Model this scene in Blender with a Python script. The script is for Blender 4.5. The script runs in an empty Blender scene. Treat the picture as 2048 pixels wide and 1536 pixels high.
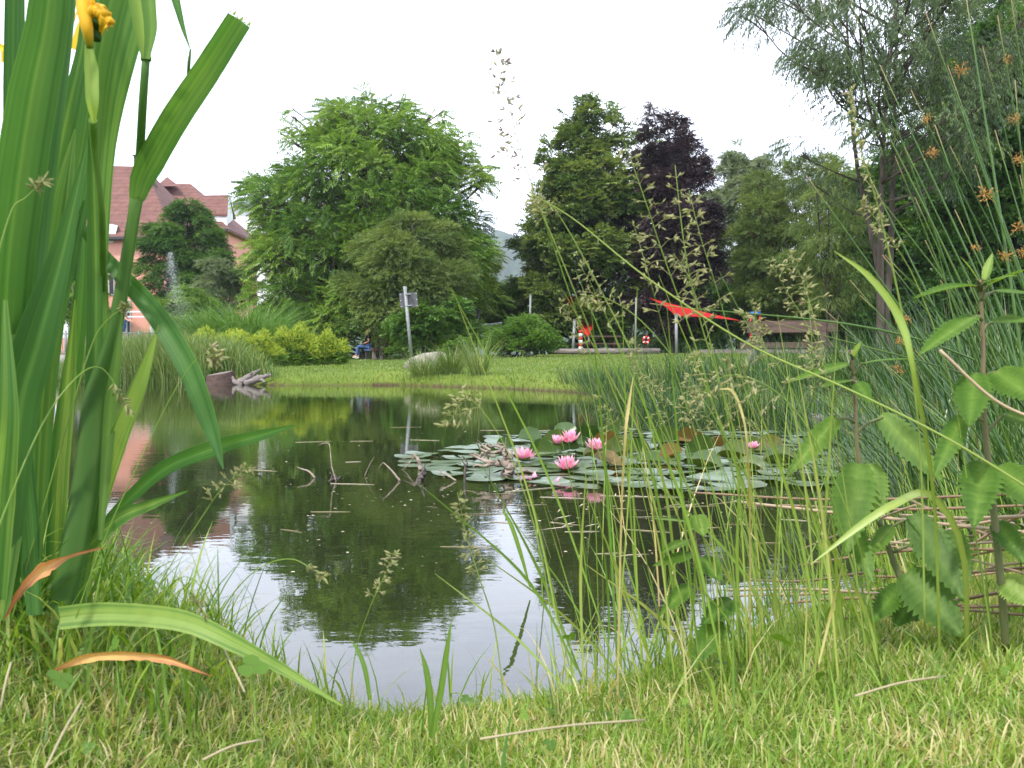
import bpy, math, random
import numpy as np
from mathutils import Vector
R = math.radians
random.seed(7)
rng = np.random.default_rng(7)
scene = bpy.context.scene
COL = scene.collection

# ---------------------------------------------------------------- camera
F = 2048.0            # focal length in photo pixels (2048 wide)
CAM_H = 0.5
HORIZON = 722.0
PITCH = math.atan((768 - HORIZON) / F)
cam_data = bpy.data.cameras.new('camera')
cam = bpy.data.objects.new('camera', cam_data)
COL.objects.link(cam)
cam.location = (0, 0, CAM_H)
cam.rotation_euler = (math.pi / 2 - PITCH, 0, 0)
cam_data.sensor_width = 36
cam_data.lens = 36
cam_data.clip_start = 0.05
cam_data.clip_end = 6000
cam_data.dof.use_dof = True
cam_data.dof.focus_distance = 4.5
cam_data.dof.aperture_fstop = 22
scene.camera = cam

# ---------------------------------------------------------------- sky and sun
SUN_EL, SUN_AZ = 50, 212          # sun high, behind the camera and to its left (azimuth from +Y, clockwise)
world = bpy.data.worlds.new('World')
scene.world = world
world.use_nodes = True
nt = world.node_tree
nt.nodes.clear()
wo = nt.nodes.new('ShaderNodeOutputWorld')
bg = nt.nodes.new('ShaderNodeBackground')
bg.inputs['Strength'].default_value = 0.11
sky = nt.nodes.new('ShaderNodeTexSky')
sky.sky_type = 'NISHITA'
sky.sun_disc = False
sky.sun_elevation = R(SUN_EL)
sky.sun_rotation = R(SUN_AZ)
tc = nt.nodes.new('ShaderNodeTexCoord')
mp = nt.nodes.new('ShaderNodeMapping')
mp.inputs['Scale'].default_value = (1.6, 1.6, 4.5)
ns = nt.nodes.new('ShaderNodeTexNoise')
ns.inputs['Scale'].default_value = 1.7
ns.inputs['Detail'].default_value = 7
ns.inputs['Roughness'].default_value = 0.55
rp = nt.nodes.new('ShaderNodeValToRGB')
rp.color_ramp.elements[0].position = 0.36
rp.color_ramp.elements[0].color = (12.5, 13.3, 16.2, 1)
rp.color_ramp.elements[1].position = 0.62
rp.color_ramp.elements[1].color = (16.5, 17.0, 19.0, 1)
mx = nt.nodes.new('ShaderNodeMix')
mx.data_type = 'RGBA'
mx.inputs['Factor'].default_value = 0.86
nt.links.new(tc.outputs['Generated'], mp.inputs['Vector'])
nt.links.new(mp.outputs['Vector'], ns.inputs['Vector'])
nt.links.new(ns.outputs['Fac'], rp.inputs['Fac'])
nt.links.new(sky.outputs['Color'], mx.inputs['A'])
nt.links.new(rp.outputs['Color'], mx.inputs['B'])
sx = nt.nodes.new('ShaderNodeSeparateXYZ')
gr = nt.nodes.new('ShaderNodeMapRange')
gr.inputs['From Min'].default_value = .05
gr.inputs['From Max'].default_value = .75
gr.inputs['To Min'].default_value = 1.5
gr.inputs['To Max'].default_value = .62
sc_ = nt.nodes.new('ShaderNodeVectorMath')
sc_.operation = 'SCALE'
nt.links.new(tc.outputs['Generated'], sx.inputs[0])
nt.links.new(sx.outputs['Z'], gr.inputs['Value'])
nt.links.new(gr.outputs['Result'], sc_.inputs['Scale'])
nt.links.new(mx.outputs['Result'], sc_.inputs[0])
nt.links.new(sc_.outputs['Vector'], bg.inputs['Color'])
nt.links.new(bg.outputs['Background'], wo.inputs['Surface'])
sd = bpy.data.lights.new('sun', 'SUN')
sd.energy = 3.4
sd.angle = R(3)
sd.color = (1.0, 0.95, 0.86)
sun = bpy.data.objects.new('sun', sd)
COL.objects.link(sun)
_a, _e = R(SUN_AZ), R(SUN_EL)
sdir = Vector((math.sin(_a) * math.cos(_e), math.cos(_a) * math.cos(_e), math.sin(_e)))
sun.rotation_euler = sdir.to_track_quat('Z', 'Y').to_euler()
sun.location = (0, -10, 30)

vs = scene.view_settings
scene.display_settings.display_device = 'sRGB'
vs.view_transform = 'Standard'
vs.look = 'None'
vs.gamma = 1
vs.use_curve_mapping = False
vs.exposure = 0.68
scene.cycles.max_bounces = 6
scene.cycles.diffuse_bounces = 3
scene.cycles.glossy_bounces = 3
scene.cycles.transmission_bounces = 3
scene.cycles.transparent_max_bounces = 6
scene.cycles.volume_bounces = 0
scene.cycles.use_denoising = True
scene.cycles.caustics_reflective = False
scene.cycles.caustics_refractive = False

# ---------------------------------------------------------------- helpers
cp, sp = math.cos(PITCH), math.sin(PITCH)


def P(px, py, d):
    """world point seen at photo pixel (px, py) at depth d metres"""
    a = (px - 1024) / F * d
    b = (768 - py) / F * d
    return np.array((a, d * cp + b * sp, CAM_H - d * sp + b * cp))


def tag(o, label=None, cat=None, group=None, kind=None):
    if label: o['label'] = label
    if cat: o['category'] = cat
    if group: o['group'] = group
    if kind: o['kind'] = kind
    return o


def empty(name, loc, label=None, cat=None, group=None):
    o = bpy.data.objects.new(name, None)
    o.empty_display_size = 0.2
    COL.objects.link(o)
    o.location = [float(c) for c in loc]
    return tag(o, label, cat, group)


def frames(d, up=None):
    """rotation matrices (N,3,3) whose columns are x, y=d, z~up"""
    d = d / np.maximum(np.linalg.norm(d, axis=1, keepdims=True), 1e-9)
    if up is None:
        up = np.tile(np.array([0, 0, 1.0]), (len(d), 1))
    x = np.cross(d, up)
    n = np.linalg.norm(x, axis=1, keepdims=True)
    x = np.where(n > 1e-4, x / np.maximum(n, 1e-9), np.array([[1.0, 0, 0]]))
    z = np.cross(x, d)
    return np.stack([x, d, z], axis=2)


def rand_unit(n):
    v = rng.normal(size=(n, 3))
    return v / np.linalg.norm(v, axis=1, keepdims=True)


class Geo:
    """collects geometry with numpy; build() links it as one mesh object"""

    def __init__(self):
        self.v, self.f, self.a, self.mi, self.sm, self.n = [], [], [], [], [], 0

    def add(self, V, faces, v=0.5, mat=0, smooth=False):
        V = np.asarray(V, float).reshape(-1, 3)
        faces = np.asarray(faces, int)
        self.v.append(V)
        self.f.append(faces + self.n)
        self.mi.append(np.full(len(faces), mat))
        self.sm.append(np.full(len(faces), smooth))
        v = np.asarray(v, float)
        self.a.append(np.full(len(V), float(v)) if v.ndim == 0 else v)
        self.n += len(V)
        return self

    def box(self, c, s, rot=0.0, v=0.5, mat=0, taper=1.0, tilt=None):
        sx, sy, sz = [k / 2 for k in s]
        q = np.array([(-sx, -sy, -sz), (sx, -sy, -sz), (sx, sy, -sz), (-sx, sy, -sz),
                      (-sx * taper, -sy * taper, sz), (sx * taper, -sy * taper, sz),
                      (sx * taper, sy * taper, sz), (-sx * taper, sy * taper, sz)])
        if tilt is not None:
            q = q @ np.array(tilt).T
        cr, sr = math.cos(rot), math.sin(rot)
        q = np.stack([q[:, 0] * cr - q[:, 1] * sr, q[:, 0] * sr + q[:, 1] * cr, q[:, 2]], 1) + np.array(c, float)
        return self.add(q, [(0, 3, 2, 1), (4, 5, 6, 7), (0, 1, 5, 4), (1, 2, 6, 5), (2, 3, 7, 6), (3, 0, 4, 7)], v, mat)

    def tube(self, path, rad, sides=6, v=0.5, mat=0, cap=True, smooth=True):
        path = np.asarray(path, float)
        n = len(path)
        rad = np.full(n, float(rad)) if np.ndim(rad) == 0 else np.asarray(rad, float)
        if len(rad) != n:
            rad = np.interp(np.linspace(0, 1, n), np.linspace(0, 1, len(rad)), rad)
        t = np.gradient(path, axis=0)
        t /= np.maximum(np.linalg.norm(t, axis=1, keepdims=True), 1e-9)
        ref = np.array([0, 0, 1.0]) if abs(t[:, 2]).mean() < 0.8 else np.array([1.0, 0, 0])
        M = frames(t, np.tile(ref, (n, 1)))
        a = np.arange(sides) / sides * 2 * math.pi
        ring = M[:, :, 0][:, None, :] * np.cos(a)[None, :, None] + M[:, :, 2][:, None, :] * np.sin(a)[None, :, None]
        V = path[:, None, :] + ring * rad[:, None, None]
        V = V.reshape(-1, 3)
        i = np.arange(n - 1)[:, None] * sides
        j = np.arange(sides)[None, :]
        j2 = (j + 1) % sides
        q = np.stack([i + j, i + j2, i + sides + j2, i + sides + j], 2).reshape(-1, 4)
        self.add(V, q, v, mat, smooth)
        if cap:
            base = self.n - len(V)
            for c0, order in ((0, -1), (n - 1, 1)):
                idx = base + c0 * sides + np.arange(sides)
                cv = path[c0][None]
                self.v.append(cv); self.a.append(np.full(1, 0.5 if np.ndim(v) else float(v)))
                ci = self.n; self.n += 1
                tri = np.stack([np.full(sides, ci), idx, np.roll(idx, -1)], 1)[:, ::1 if order == 1 else -1]
                self.f.append(tri); self.mi.append(np.full(sides, mat)); self.sm.append(np.full(sides, False))
        return self

    def scatter(self, tV, tF, pos, M, s, v, mat=0, tv=None, smooth=False):
        """copies of a template (k verts, m faces) at pos with rotation M and scale s"""
        N, k = len(pos), len(tV)
        s = np.broadcast_to(np.asarray(s, float), (N,)) if np.ndim(s) < 2 else s
        sc = s[:, None, None] if s.ndim == 1 else s[:, None, :]
        V = np.einsum('nij,nkj->nki', M, tV[None] * sc) + pos[:, None, :]
        Fc = (tF[None] + (np.arange(N) * k)[:, None, None]).reshape(-1, tF.shape[1])
        vv = np.repeat(np.broadcast_to(np.asarray(v, float), (N,)), k)
        if tv is not None:
            vv = np.clip(vv + np.tile(tv, N), 0, 1)
        return self.add(V.reshape(-1, 3), Fc, vv, mat, smooth)

    def build(self, name, mats, parent=None, origin=None):
        me = bpy.data.meshes.new(name)
        if self.n == 0:
            self.add(np.zeros((3, 3)), [(0, 1, 2)])
        V = np.concatenate(self.v)
        if origin is not None:
            V = V - np.array(origin, float)
        me.vertices.add(len(V))
        me.vertices.foreach_set('co', V.astype(np.float32).ravel())
        loops = np.concatenate([f.ravel() for f in self.f])
        cnt = np.concatenate([np.full(len(f), f.shape[1]) for f in self.f])
        st = np.concatenate([[0], np.cumsum(cnt)[:-1]])
        me.loops.add(len(loops))
        me.loops.foreach_set('vertex_index', loops.astype(np.int32))
        me.polygons.add(len(cnt))
        me.polygons.foreach_set('loop_start', st.astype(np.int32))
        me.polygons.foreach_set('loop_total', cnt.astype(np.int32))
        me.polygons.foreach_set('material_index', np.concatenate(self.mi).astype(np.int32))
        me.polygons.foreach_set('use_smooth', np.concatenate(self.sm).astype(bool))
        at = me.attributes.new('v', 'FLOAT', 'POINT')
        at.data.foreach_set('value', np.concatenate(self.a).astype(np.float32))
        for m in (mats if isinstance(mats, (list, tuple)) else [mats]):
            me.materials.append(m)
        me.update(calc_edges=True)
        me.validate()
        o = bpy.data.objects.new(name, me)
        COL.objects.link(o)
        if parent is not None:
            o.parent = parent
        if origin is not None and parent is None:
            o.location = [float(c) for c in origin]
        return o


def cat_rom(pts, n=24):
    pts = np.asarray(pts, float)
    if len(pts) == 2:
        return pts[0] + (pts[1] - pts[0]) * np.linspace(0, 1, n)[:, None]
    Q = np.vstack([2 * pts[0] - pts[1], pts, 2 * pts[-1] - pts[-2]])
    m = len(pts) - 1
    out = []
    for t in np.linspace(0, m, n):
        i = min(int(t), m - 1)
        u = t - i
        a, b, c, d = Q[i], Q[i + 1], Q[i + 2], Q[i + 3]
        out.append(0.5 * ((2 * b) + (c - a) * u + (2 * a - 5 * b + 4 * c - d) * u * u + (3 * b - 3 * c + d - a) * u ** 3))
    return np.array(out)


def ribbon(g, path, width, side, v=0.5, fold=0.12, mat=0, rib=0.0, ncross=3, smooth=True):
    """leaf blade: path (n,3), width (n,), side vectors (n,3) or (3,)"""
    path = np.asarray(path, float)
    n = len(path)
    width = np.interp(np.linspace(0, 1, n), np.linspace(0, 1, len(width)), width)
    t = np.gradient(path, axis=0)
    t /= np.maximum(np.linalg.norm(t, axis=1, keepdims=True), 1e-9)
    side = np.broadcast_to(np.asarray(side, float), (n, 3))
    side = side - (side * t).sum(1, keepdims=True) * t
    side /= np.maximum(np.linalg.norm(side, axis=1, keepdims=True), 1e-9)
    nor = np.cross(side, t)
    u = np.linspace(-1, 1, ncross)
    V = path[:, None, :] + side[:, None, :] * (u[None, :, None] * width[:, None, None] / 2) \
        + nor[:, None, :] * ((np.abs(u) * fold)[None, :, None] * width[:, None, None])
    V = V.reshape(-1, 3)
    i = np.arange(n - 1)[:, None] * ncross
    j = np.arange(ncross - 1)[None, :]
    q = np.stack([i + j, i + j + 1, i + ncross + j + 1, i + ncross + j], 2).reshape(-1, 4)
    vv = v if np.ndim(v) else np.full(n, v)
    vv = np.interp(np.linspace(0, 1, n), np.linspace(0, 1, len(vv)), vv)
    vv = np.repeat(vv, ncross) + np.tile((1 - np.abs(u)) * rib, n)
    g.add(V, q, np.clip(vv, 0, 1), mat, smooth)


def blades(g, base, az, lean, length, width, curl, seg=4, v=0.5, mat=0, tilt=None):
    """many grass blades at once; az direction of lean, lean from vertical at base, curl adds lean toward tip"""
    base = np.asarray(base, float)
    N = len(base)
    lean = np.broadcast_to(lean, (N,)); curl = np.broadcast_to(curl, (N,))
    length = np.broadcast_to(length, (N,)); width = np.broadcast_to(width, (N,))
    h = np.stack([np.cos(az), np.sin(az), np.zeros(N)], 1)
    tw = az + math.pi / 2 + rng.normal(0, 0.6, N)
    s = np.stack([np.cos(tw), np.sin(tw), np.zeros(N)], 1)
    p = base.copy()
    rows = []
    for k in range(seg + 1):
        u = k / seg
        w = width * (1 - u ** 2.2) * 0.5 * (0.75 + 0.5 * min(1, u * 3)) + 0.00005
        rows.append(p - s * w[:, None]); rows.append(p + s * w[:, None])
        ang = lean + curl * (u + 0.5 / seg) ** 1.5
        st = (length / seg)[:, None]
        p = p + (h * np.sin(ang)[:, None] + np.array([0, 0, 1.0]) * np.cos(ang)[:, None]) * st
    V = np.stack(rows, 1)
    k2 = 2 * (seg + 1)
    q = np.array([(2 * k, 2 * k + 1, 2 * k + 3, 2 * k + 2) for k in range(seg)])
    Fc = (q[None] + (np.arange(N) * k2)[:, None, None]).reshape(-1, 4)
    vv = np.repeat(np.broadcast_to(v, (N,)), k2)
    g.add(V.reshape(-1, 3), Fc, vv, mat, True)


# ---------------------------------------------------------------- materials
def new_mat(name):
    m = bpy.data.materials.new(name)
    m.use_nodes = True
    m.node_tree.nodes.clear()
    return m, m.node_tree


def ramp_node(t, stops):
    r = t.nodes.new('ShaderNodeValToRGB')
    cr = r.color_ramp
    cr.elements[0].position = stops[0][0]; cr.elements[0].color = (*stops[0][1], 1)
    cr.elements[1].position = stops[-1][0]; cr.elements[1].color = (*stops[-1][1], 1)
    for p, c in stops[1:-1]:
        e = cr.elements.new(p); e.color = (*c, 1)
    return r


def leaf_mat(name, stops, trans=0.35, rough=0.45, tcol=None, spec=0.35, streak=0.0, sscale=60, bump=0.0):
    m, t = new_mat(name)
    at = t.nodes.new('ShaderNodeAttribute'); at.attribute_name = 'v'
    r = ramp_node(t, stops)
    src = at.outputs['Fac']
    if streak or bump:
        co = t.nodes.new('ShaderNodeTexCoord')
        n = t.nodes.new('ShaderNodeTexNoise'); n.inputs['Scale'].default_value = sscale; n.inputs['Detail'].default_value = 4
        mpp = t.nodes.new('ShaderNodeMapping'); mpp.inputs['Scale'].default_value = (1, 1, 0.12)
        t.links.new(co.outputs['Object'], mpp.inputs['Vector']); t.links.new(mpp.outputs['Vector'], n.inputs['Vector'])
        ma = t.nodes.new('ShaderNodeMath'); ma.operation = 'MULTIPLY_ADD'
        ma.inputs[1].default_value = streak
        sb = t.nodes.new('ShaderNodeMath'); sb.operation = 'SUBTRACT'; sb.inputs[1].default_value = 0.5
        t.links.new(n.outputs['Fac'], sb.inputs[0]); t.links.new(sb.outputs[0], ma.inputs[0])
        t.links.new(at.outputs['Fac'], ma.inputs[2])
        src = ma.outputs[0]
    t.links.new(src, r.inputs['Fac'])
    p = t.nodes.new('ShaderNodeBsdfPrincipled')
    p.inputs['Roughness'].default_value = rough
    p.inputs['Specular IOR Level'].default_value = spec
    t.links.new(r.outputs['Color'], p.inputs['Base Color'])
    if bump:
        b = t.nodes.new('ShaderNodeBump'); b.inputs['Strength'].default_value = bump; b.inputs['Distance'].default_value = 0.002
        t.links.new(n.outputs['Fac'], b.inputs['Height']); t.links.new(b.outputs['Normal'], p.inputs['Normal'])
    tr = t.nodes.new('ShaderNodeBsdfTranslucent')
    hs = t.nodes.new('ShaderNodeMix'); hs.data_type = 'RGBA'; hs.blend_type = 'MULTIPLY'; hs.inputs['Factor'].default_value = 1
    hs.inputs['B'].default_value = (*(tcol or (1.5, 1.35, 0.5)), 1)
    t.links.new(r.outputs['Color'], hs.inputs['A']); t.links.new(hs.outputs['Result'], tr.inputs['Color'])
    mxs = t.nodes.new('ShaderNodeMixShader'); mxs.inputs['Fac'].default_value = trans
    o = t.nodes.new('ShaderNodeOutputMaterial')
    t.links.new(p.outputs[0], mxs.inputs[1]); t.links.new(tr.outputs[0], mxs.inputs[2]); t.links.new(mxs.outputs[0], o.inputs['Surface'])
    return m


def solid_mat(name, c1, c2=None, scale=8, rough=0.8, spec=0.3, bump=0.3, bdist=0.01, metal=0.0, stretch=(1, 1, 1), detail=5):
    m, t = new_mat(name)
    co = t.nodes.new('ShaderNodeTexCoord')
    mpp = t.nodes.new('ShaderNodeMapping'); mpp.inputs['Scale'].default_value = stretch
    n = t.nodes.new('ShaderNodeTexNoise'); n.inputs['Scale'].default_value = scale; n.inputs['Detail'].default_value = detail
    t.links.new(co.outputs['Object'], mpp.inputs['Vector']); t.links.new(mpp.outputs['Vector'], n.inputs['Vector'])
    r = ramp_node(t, [(0.32, c1), (0.68, c2 or tuple(k * 0.75 for k in c1))])
    t.links.new(n.outputs['Fac'], r.inputs['Fac'])
    p = t.nodes.new('ShaderNodeBsdfPrincipled')
    p.inputs['Roughness'].default_value = rough; p.inputs['Specular IOR Level'].default_value = spec
    p.inputs['Metallic'].default_value = metal
    t.links.new(r.outputs['Color'], p.inputs['Base Color'])
    if bump:
        b = t.nodes.new('ShaderNodeBump'); b.inputs['Strength'].default_value = bump; b.inputs['Distance'].default_value = bdist
        t.links.new(n.outputs['Fac'], b.inputs['Height']); t.links.new(b.outputs['Normal'], p.inputs['Normal'])
    o = t.nodes.new('ShaderNodeOutputMaterial'); t.links.new(p.outputs[0], o.inputs['Surface'])
    return m


M = {}
M['walnut'] = leaf_mat('walnut_leaves', [(0, (.035, .10, .014)), (.5, (.115, .225, .03)), (1, (.27, .39, .07))], .35, .4)
M['linden'] = leaf_mat('linden_leaves', [(0, (.035, .085, .018)), (.5, (.11, .18, .04)), (1, (.25, .31, .08))], .3, .4)
M['copper'] = leaf_mat('copper_leaves', [(0, (.018, .012, .016)), (.55, (.055, .036, .042)), (.78, (.09, .065, .06)), (.86, (.08, .13, .05)), (1, (.10, .18, .05))], .2, .4, (1.5, .8, .8))
M['willow'] = leaf_mat('willow_leaves', [(0, (.045, .08, .038)), (.5, (.085, .135, .05)), (1, (.16, .22, .08))], .25, .4)
M['silver'] = leaf_mat('silver_leaves', [(0, (.09, .14, .065)), (.5, (.16, .22, .11)), (1, (.26, .31, .19))], .3, .5)
M['airy'] = leaf_mat('airy_leaves', [(0, (.07, .12, .03)), (.5, (.13, .20, .05)), (1, (.22, .29, .08))], .35, .5)
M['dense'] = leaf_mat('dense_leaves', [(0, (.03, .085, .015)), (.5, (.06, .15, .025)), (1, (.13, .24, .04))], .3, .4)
M['shrub'] = leaf_mat('shrub_leaves', [(0, (.055, .105, .028)), (.5, (.11, .175, .045)), (1, (.20, .27, .07))], .3, .5)
M['bright'] = leaf_mat('bright_leaves', [(0, (.06, .14, .02)), (.5, (.11, .22, .03)), (1, (.19, .30, .05))], .35, .45)
M['grass_far'] = leaf_mat('far_grass_blades', [(0, (.07, .14, .025)), (.6, (.135, .21, .035)), (.9, (.19, .24, .06)), (1, (.27, .22, .12))], .35, .5)
M['reed'] = leaf_mat('reed_blades', [(0, (.05, .11, .02)), (.6, (.13, .21, .05)), (.92, (.20, .27, .08)), (1, (.35, .33, .18))], .3, .45)
M['yellow'] = leaf_mat('yellow_bloom', [(0, (.16, .27, .03)), (.5, (.33, .42, .04)), (1, (.52, .56, .07))], .3, .6)
M['rush'] = leaf_mat('rush_stems', [(0, (.014, .048, .010)), (.6, (.038, .095, .018)), (.9, (.09, .16, .035)), (1, (.33, .25, .12))], .12, .35)
M['bark'] = solid_mat('bark', (.035, .028, .022), (.085, .068, .055), 6, .9, .2, .6, .02, stretch=(1, 1, .25))
M['bark_red'] = solid_mat('reddish_bark', (.10, .06, .045), (.17, .12, .09), 6, .9, .2, .6, .02, stretch=(1, 1, .25))


# ---------------------------------------------------------------- pond outline and ground height
SHORE = np.array([(-14.1, 33), (-11.0, 25.6), (-6.8, 22.3), (-4.6, 21.0), (-2.33, 21.1), (-.2, 18.6), (1.0, 16.4), (1.45, 13.3), (2.0, 11), (2.45, 8.9),
                  (2.7, 7.4), (2.46, 5.75), (2.0, 4.3), (1.36, 2.9), (.82, 2.15), (.52, 1.86), (.24, 1.62), (0, 1.47),
                  (-.16, 1.42), (-.34, 1.55), (-.58, 1.76), (-.88, 2.14), (-1.7, 3.0), (-4, 4.2), (-9, 7), (-22, 14), (-30, 24), (-24, 36)])


def shore_dist(x, y):
    """positive outside the pond (on land), negative in the water"""
    x = np.asarray(x, float); y = np.asarray(y, float)
    best = np.full(x.shape, 1e9)
    inside = np.zeros(x.shape, bool)
    n = len(SHORE)
    for i in range(n):
        ax, ay = SHORE[i]; bx, by = SHORE[(i + 1) % n]
        dx, dy = bx - ax, by - ay
        t = np.clip(((x - ax) * dx + (y - ay) * dy) / (dx * dx + dy * dy), 0, 1)
        best = np.minimum(best, np.hypot(x - ax - t * dx, y - ay - t * dy))
        c = ((ay > y) != (by > y)) & (x < (bx - ax) * (y - ay) / (by - ay + 1e-12) + ax)
        inside ^= c
    return np.where(inside, -best, best)


def sstep(a, b, x):
    t = np.clip((x - a) / (b - a), 0, 1)
    return t * t * (3 - 2 * t)


def gh(x, y):
    x = np.asarray(x, float); y = np.asarray(y, float)
    wob = 0.5 + 0.5 * np.sin(x * 3.1 + 1.3 * np.sin(y * 2.3)) * np.sin(y * 2.7 + 1)
    d = shore_dist(x, y)
    near = 0.05 + np.where(x < -.06, .15, .055) * sstep(.12, .62, np.abs(x + .06)) + 0.03 * sstep(.2, .7, d)
    nearh = near * (1 - np.exp(-np.maximum(d, 0) / 0.10))
    farh = 0.02 + .20 * (1 - np.exp(-np.maximum(d, 0) / .35)) + .027 * np.minimum(np.maximum(d, 0), 22) + .002 * np.maximum(d - 22, 0)
    w = sstep(3.5, 8, np.hypot(x, y))
    land = nearh * (1 - w) + farh * w + 0.012 * wob * np.minimum(1, np.maximum(d, 0))
    wet = -np.minimum(.8, 0.06 + .35 * np.abs(d)) * np.minimum(1, np.abs(d) / 0.08)
    return np.where(d > 0, land, wet)


def on_ground(px, d, dz=0.0):
    x = (px - 1024) / F * d
    return np.array((x, d, float(gh(x, d)) + dz))


_ORD = ['first', 'second', 'third', 'fourth', 'fifth', 'sixth', 'seventh', 'eighth', 'ninth', 'tenth', 'eleventh', 'twelfth', 'thirteenth', 'fourteenth', 'fifteenth', 'sixteenth', 'seventeenth', 'eighteenth', 'nineteenth', 'twentieth']


def ordinal(k):
    return _ORD[k] if k < 20 else ('twenty-' + _ORD[k - 20] if k < 29 else 'thirtieth')
# ---------------------------------------------------------------- ground, water, hills
def ground_mat():
    m, t = new_mat('lawn_and_soil')
    co = t.nodes.new('ShaderNodeTexCoord')
    n1 = t.nodes.new('ShaderNodeTexNoise'); n1.inputs['Scale'].default_value = .55; n1.inputs['Detail'].default_value = 6
    n2 = t.nodes.new('ShaderNodeTexNoise'); n2.inputs['Scale'].default_value = 22; n2.inputs['Detail'].default_value = 6
    t.links.new(co.outputs['Object'], n1.inputs['Vector']); t.links.new(co.outputs['Object'], n2.inputs['Vector'])
    r1 = ramp_node(t, [(.35, (.11, .17, .028)), (.65, (.17, .235, .042))])
    r2 = ramp_node(t, [(.3, (.55, .6, .5)), (.7, (1.15, 1.1, 1.0))])
    t.links.new(n1.outputs['Fac'], r1.inputs['Fac']); t.links.new(n2.outputs['Fac'], r2.inputs['Fac'])
    mu = t.nodes.new('ShaderNodeMix'); mu.data_type = 'RGBA'; mu.blend_type = 'MULTIPLY'; mu.inputs['Factor'].default_value = 1
    t.links.new(r1.outputs['Color'], mu.inputs['A']); t.links.new(r2.outputs['Color'], mu.inputs['B'])
    # bare soil where the attribute says the bank is steep or wet
    at = t.nodes.new('ShaderNodeAttribute'); at.attribute_name = 'v'
    ad = t.nodes.new('ShaderNodeMath'); ad.operation = 'MULTIPLY_ADD'; ad.inputs[1].default_value = .5
    t.links.new(n2.outputs['Fac'], ad.inputs[0]); t.links.new(at.outputs['Fac'], ad.inputs[2])
    rs = ramp_node(t, [(.55, (0, 0, 0)), (.8, (1, 1, 1))])
    t.links.new(ad.outputs[0], rs.inputs['Fac'])
    soil = ramp_node(t, [(.3, (.035, .025, .015)), (.7, (.10, .07, .04))])
    t.links.new(n2.outputs['Fac'], soil.inputs['Fac'])
    ms = t.nodes.new('ShaderNodeMix'); ms.data_type = 'RGBA'
    t.links.new(rs.outputs['Color'], ms.inputs['Factor']); t.links.new(mu.outputs['Result'], ms.inputs['A']); t.links.new(soil.outputs['Color'], ms.inputs['B'])
    p = t.nodes.new('ShaderNodeBsdfPrincipled'); p.inputs['Roughness'].default_value = .9; p.inputs['Specular IOR Level'].default_value = .1
    t.links.new(ms.outputs['Result'], p.inputs['Base Color'])
    b = t.nodes.new('ShaderNodeBump'); b.inputs['Strength'].default_value = .6; b.inputs['Distance'].default_value = .03
    t.links.new(n2.outputs['Fac'], b.inputs['Height']); t.links.new(b.outputs['Normal'], p.inputs['Normal'])
    o = t.nodes.new('ShaderNodeOutputMaterial'); t.links.new(p.outputs[0], o.inputs['Surface'])
    return m


def axis(parts):
    out = [parts[0][0]]
    for a, b, n in parts:
        out += list(np.linspace(a, b, n + 1)[1:])
    return np.array(out)


xs = axis([(-3000, -200, 10), (-200, -40, 20), (-40, -15, 50), (-15, -3, 60), (-3, -1.6, 28), (-1.6, 1.6, 128), (1.6, 4, 60), (4, 15, 55), (15, 40, 40), (40, 200, 16), (200, 3000, 10)])
ys = axis([(-60, -2, 14), (-2, .4, 16), (.4, 2.6, 110), (2.6, 6, 50), (6, 26, 130), (26, 50, 60), (50, 120, 28), (120, 4000, 14)])
X, Y = np.meshgrid(xs, ys)
Z = gh(X, Y)
D = shore_dist(X, Y)
soilv = np.where(D > 0, np.maximum(.45 * np.exp(-np.maximum(D, 0) / .22), 0), .7)
soilv = np.where(Y < 4, np.maximum(soilv, .38), soilv)
g = Geo()
nx, ny = len(xs), len(ys)
i, j = np.meshgrid(np.arange(ny - 1), np.arange(nx - 1), indexing='ij')
q = np.stack([i * nx + j, i * nx + j + 1, (i + 1) * nx + j + 1, (i + 1) * nx + j], 2).reshape(-1, 4)
g.add(np.stack([X, Y, Z], 2).reshape(-1, 3), q, soilv.ravel(), 0, True)
tag(g.build('ground', ground_mat()), 'lawn and grassy banks sloping down around the pond', kind='structure')


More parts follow.
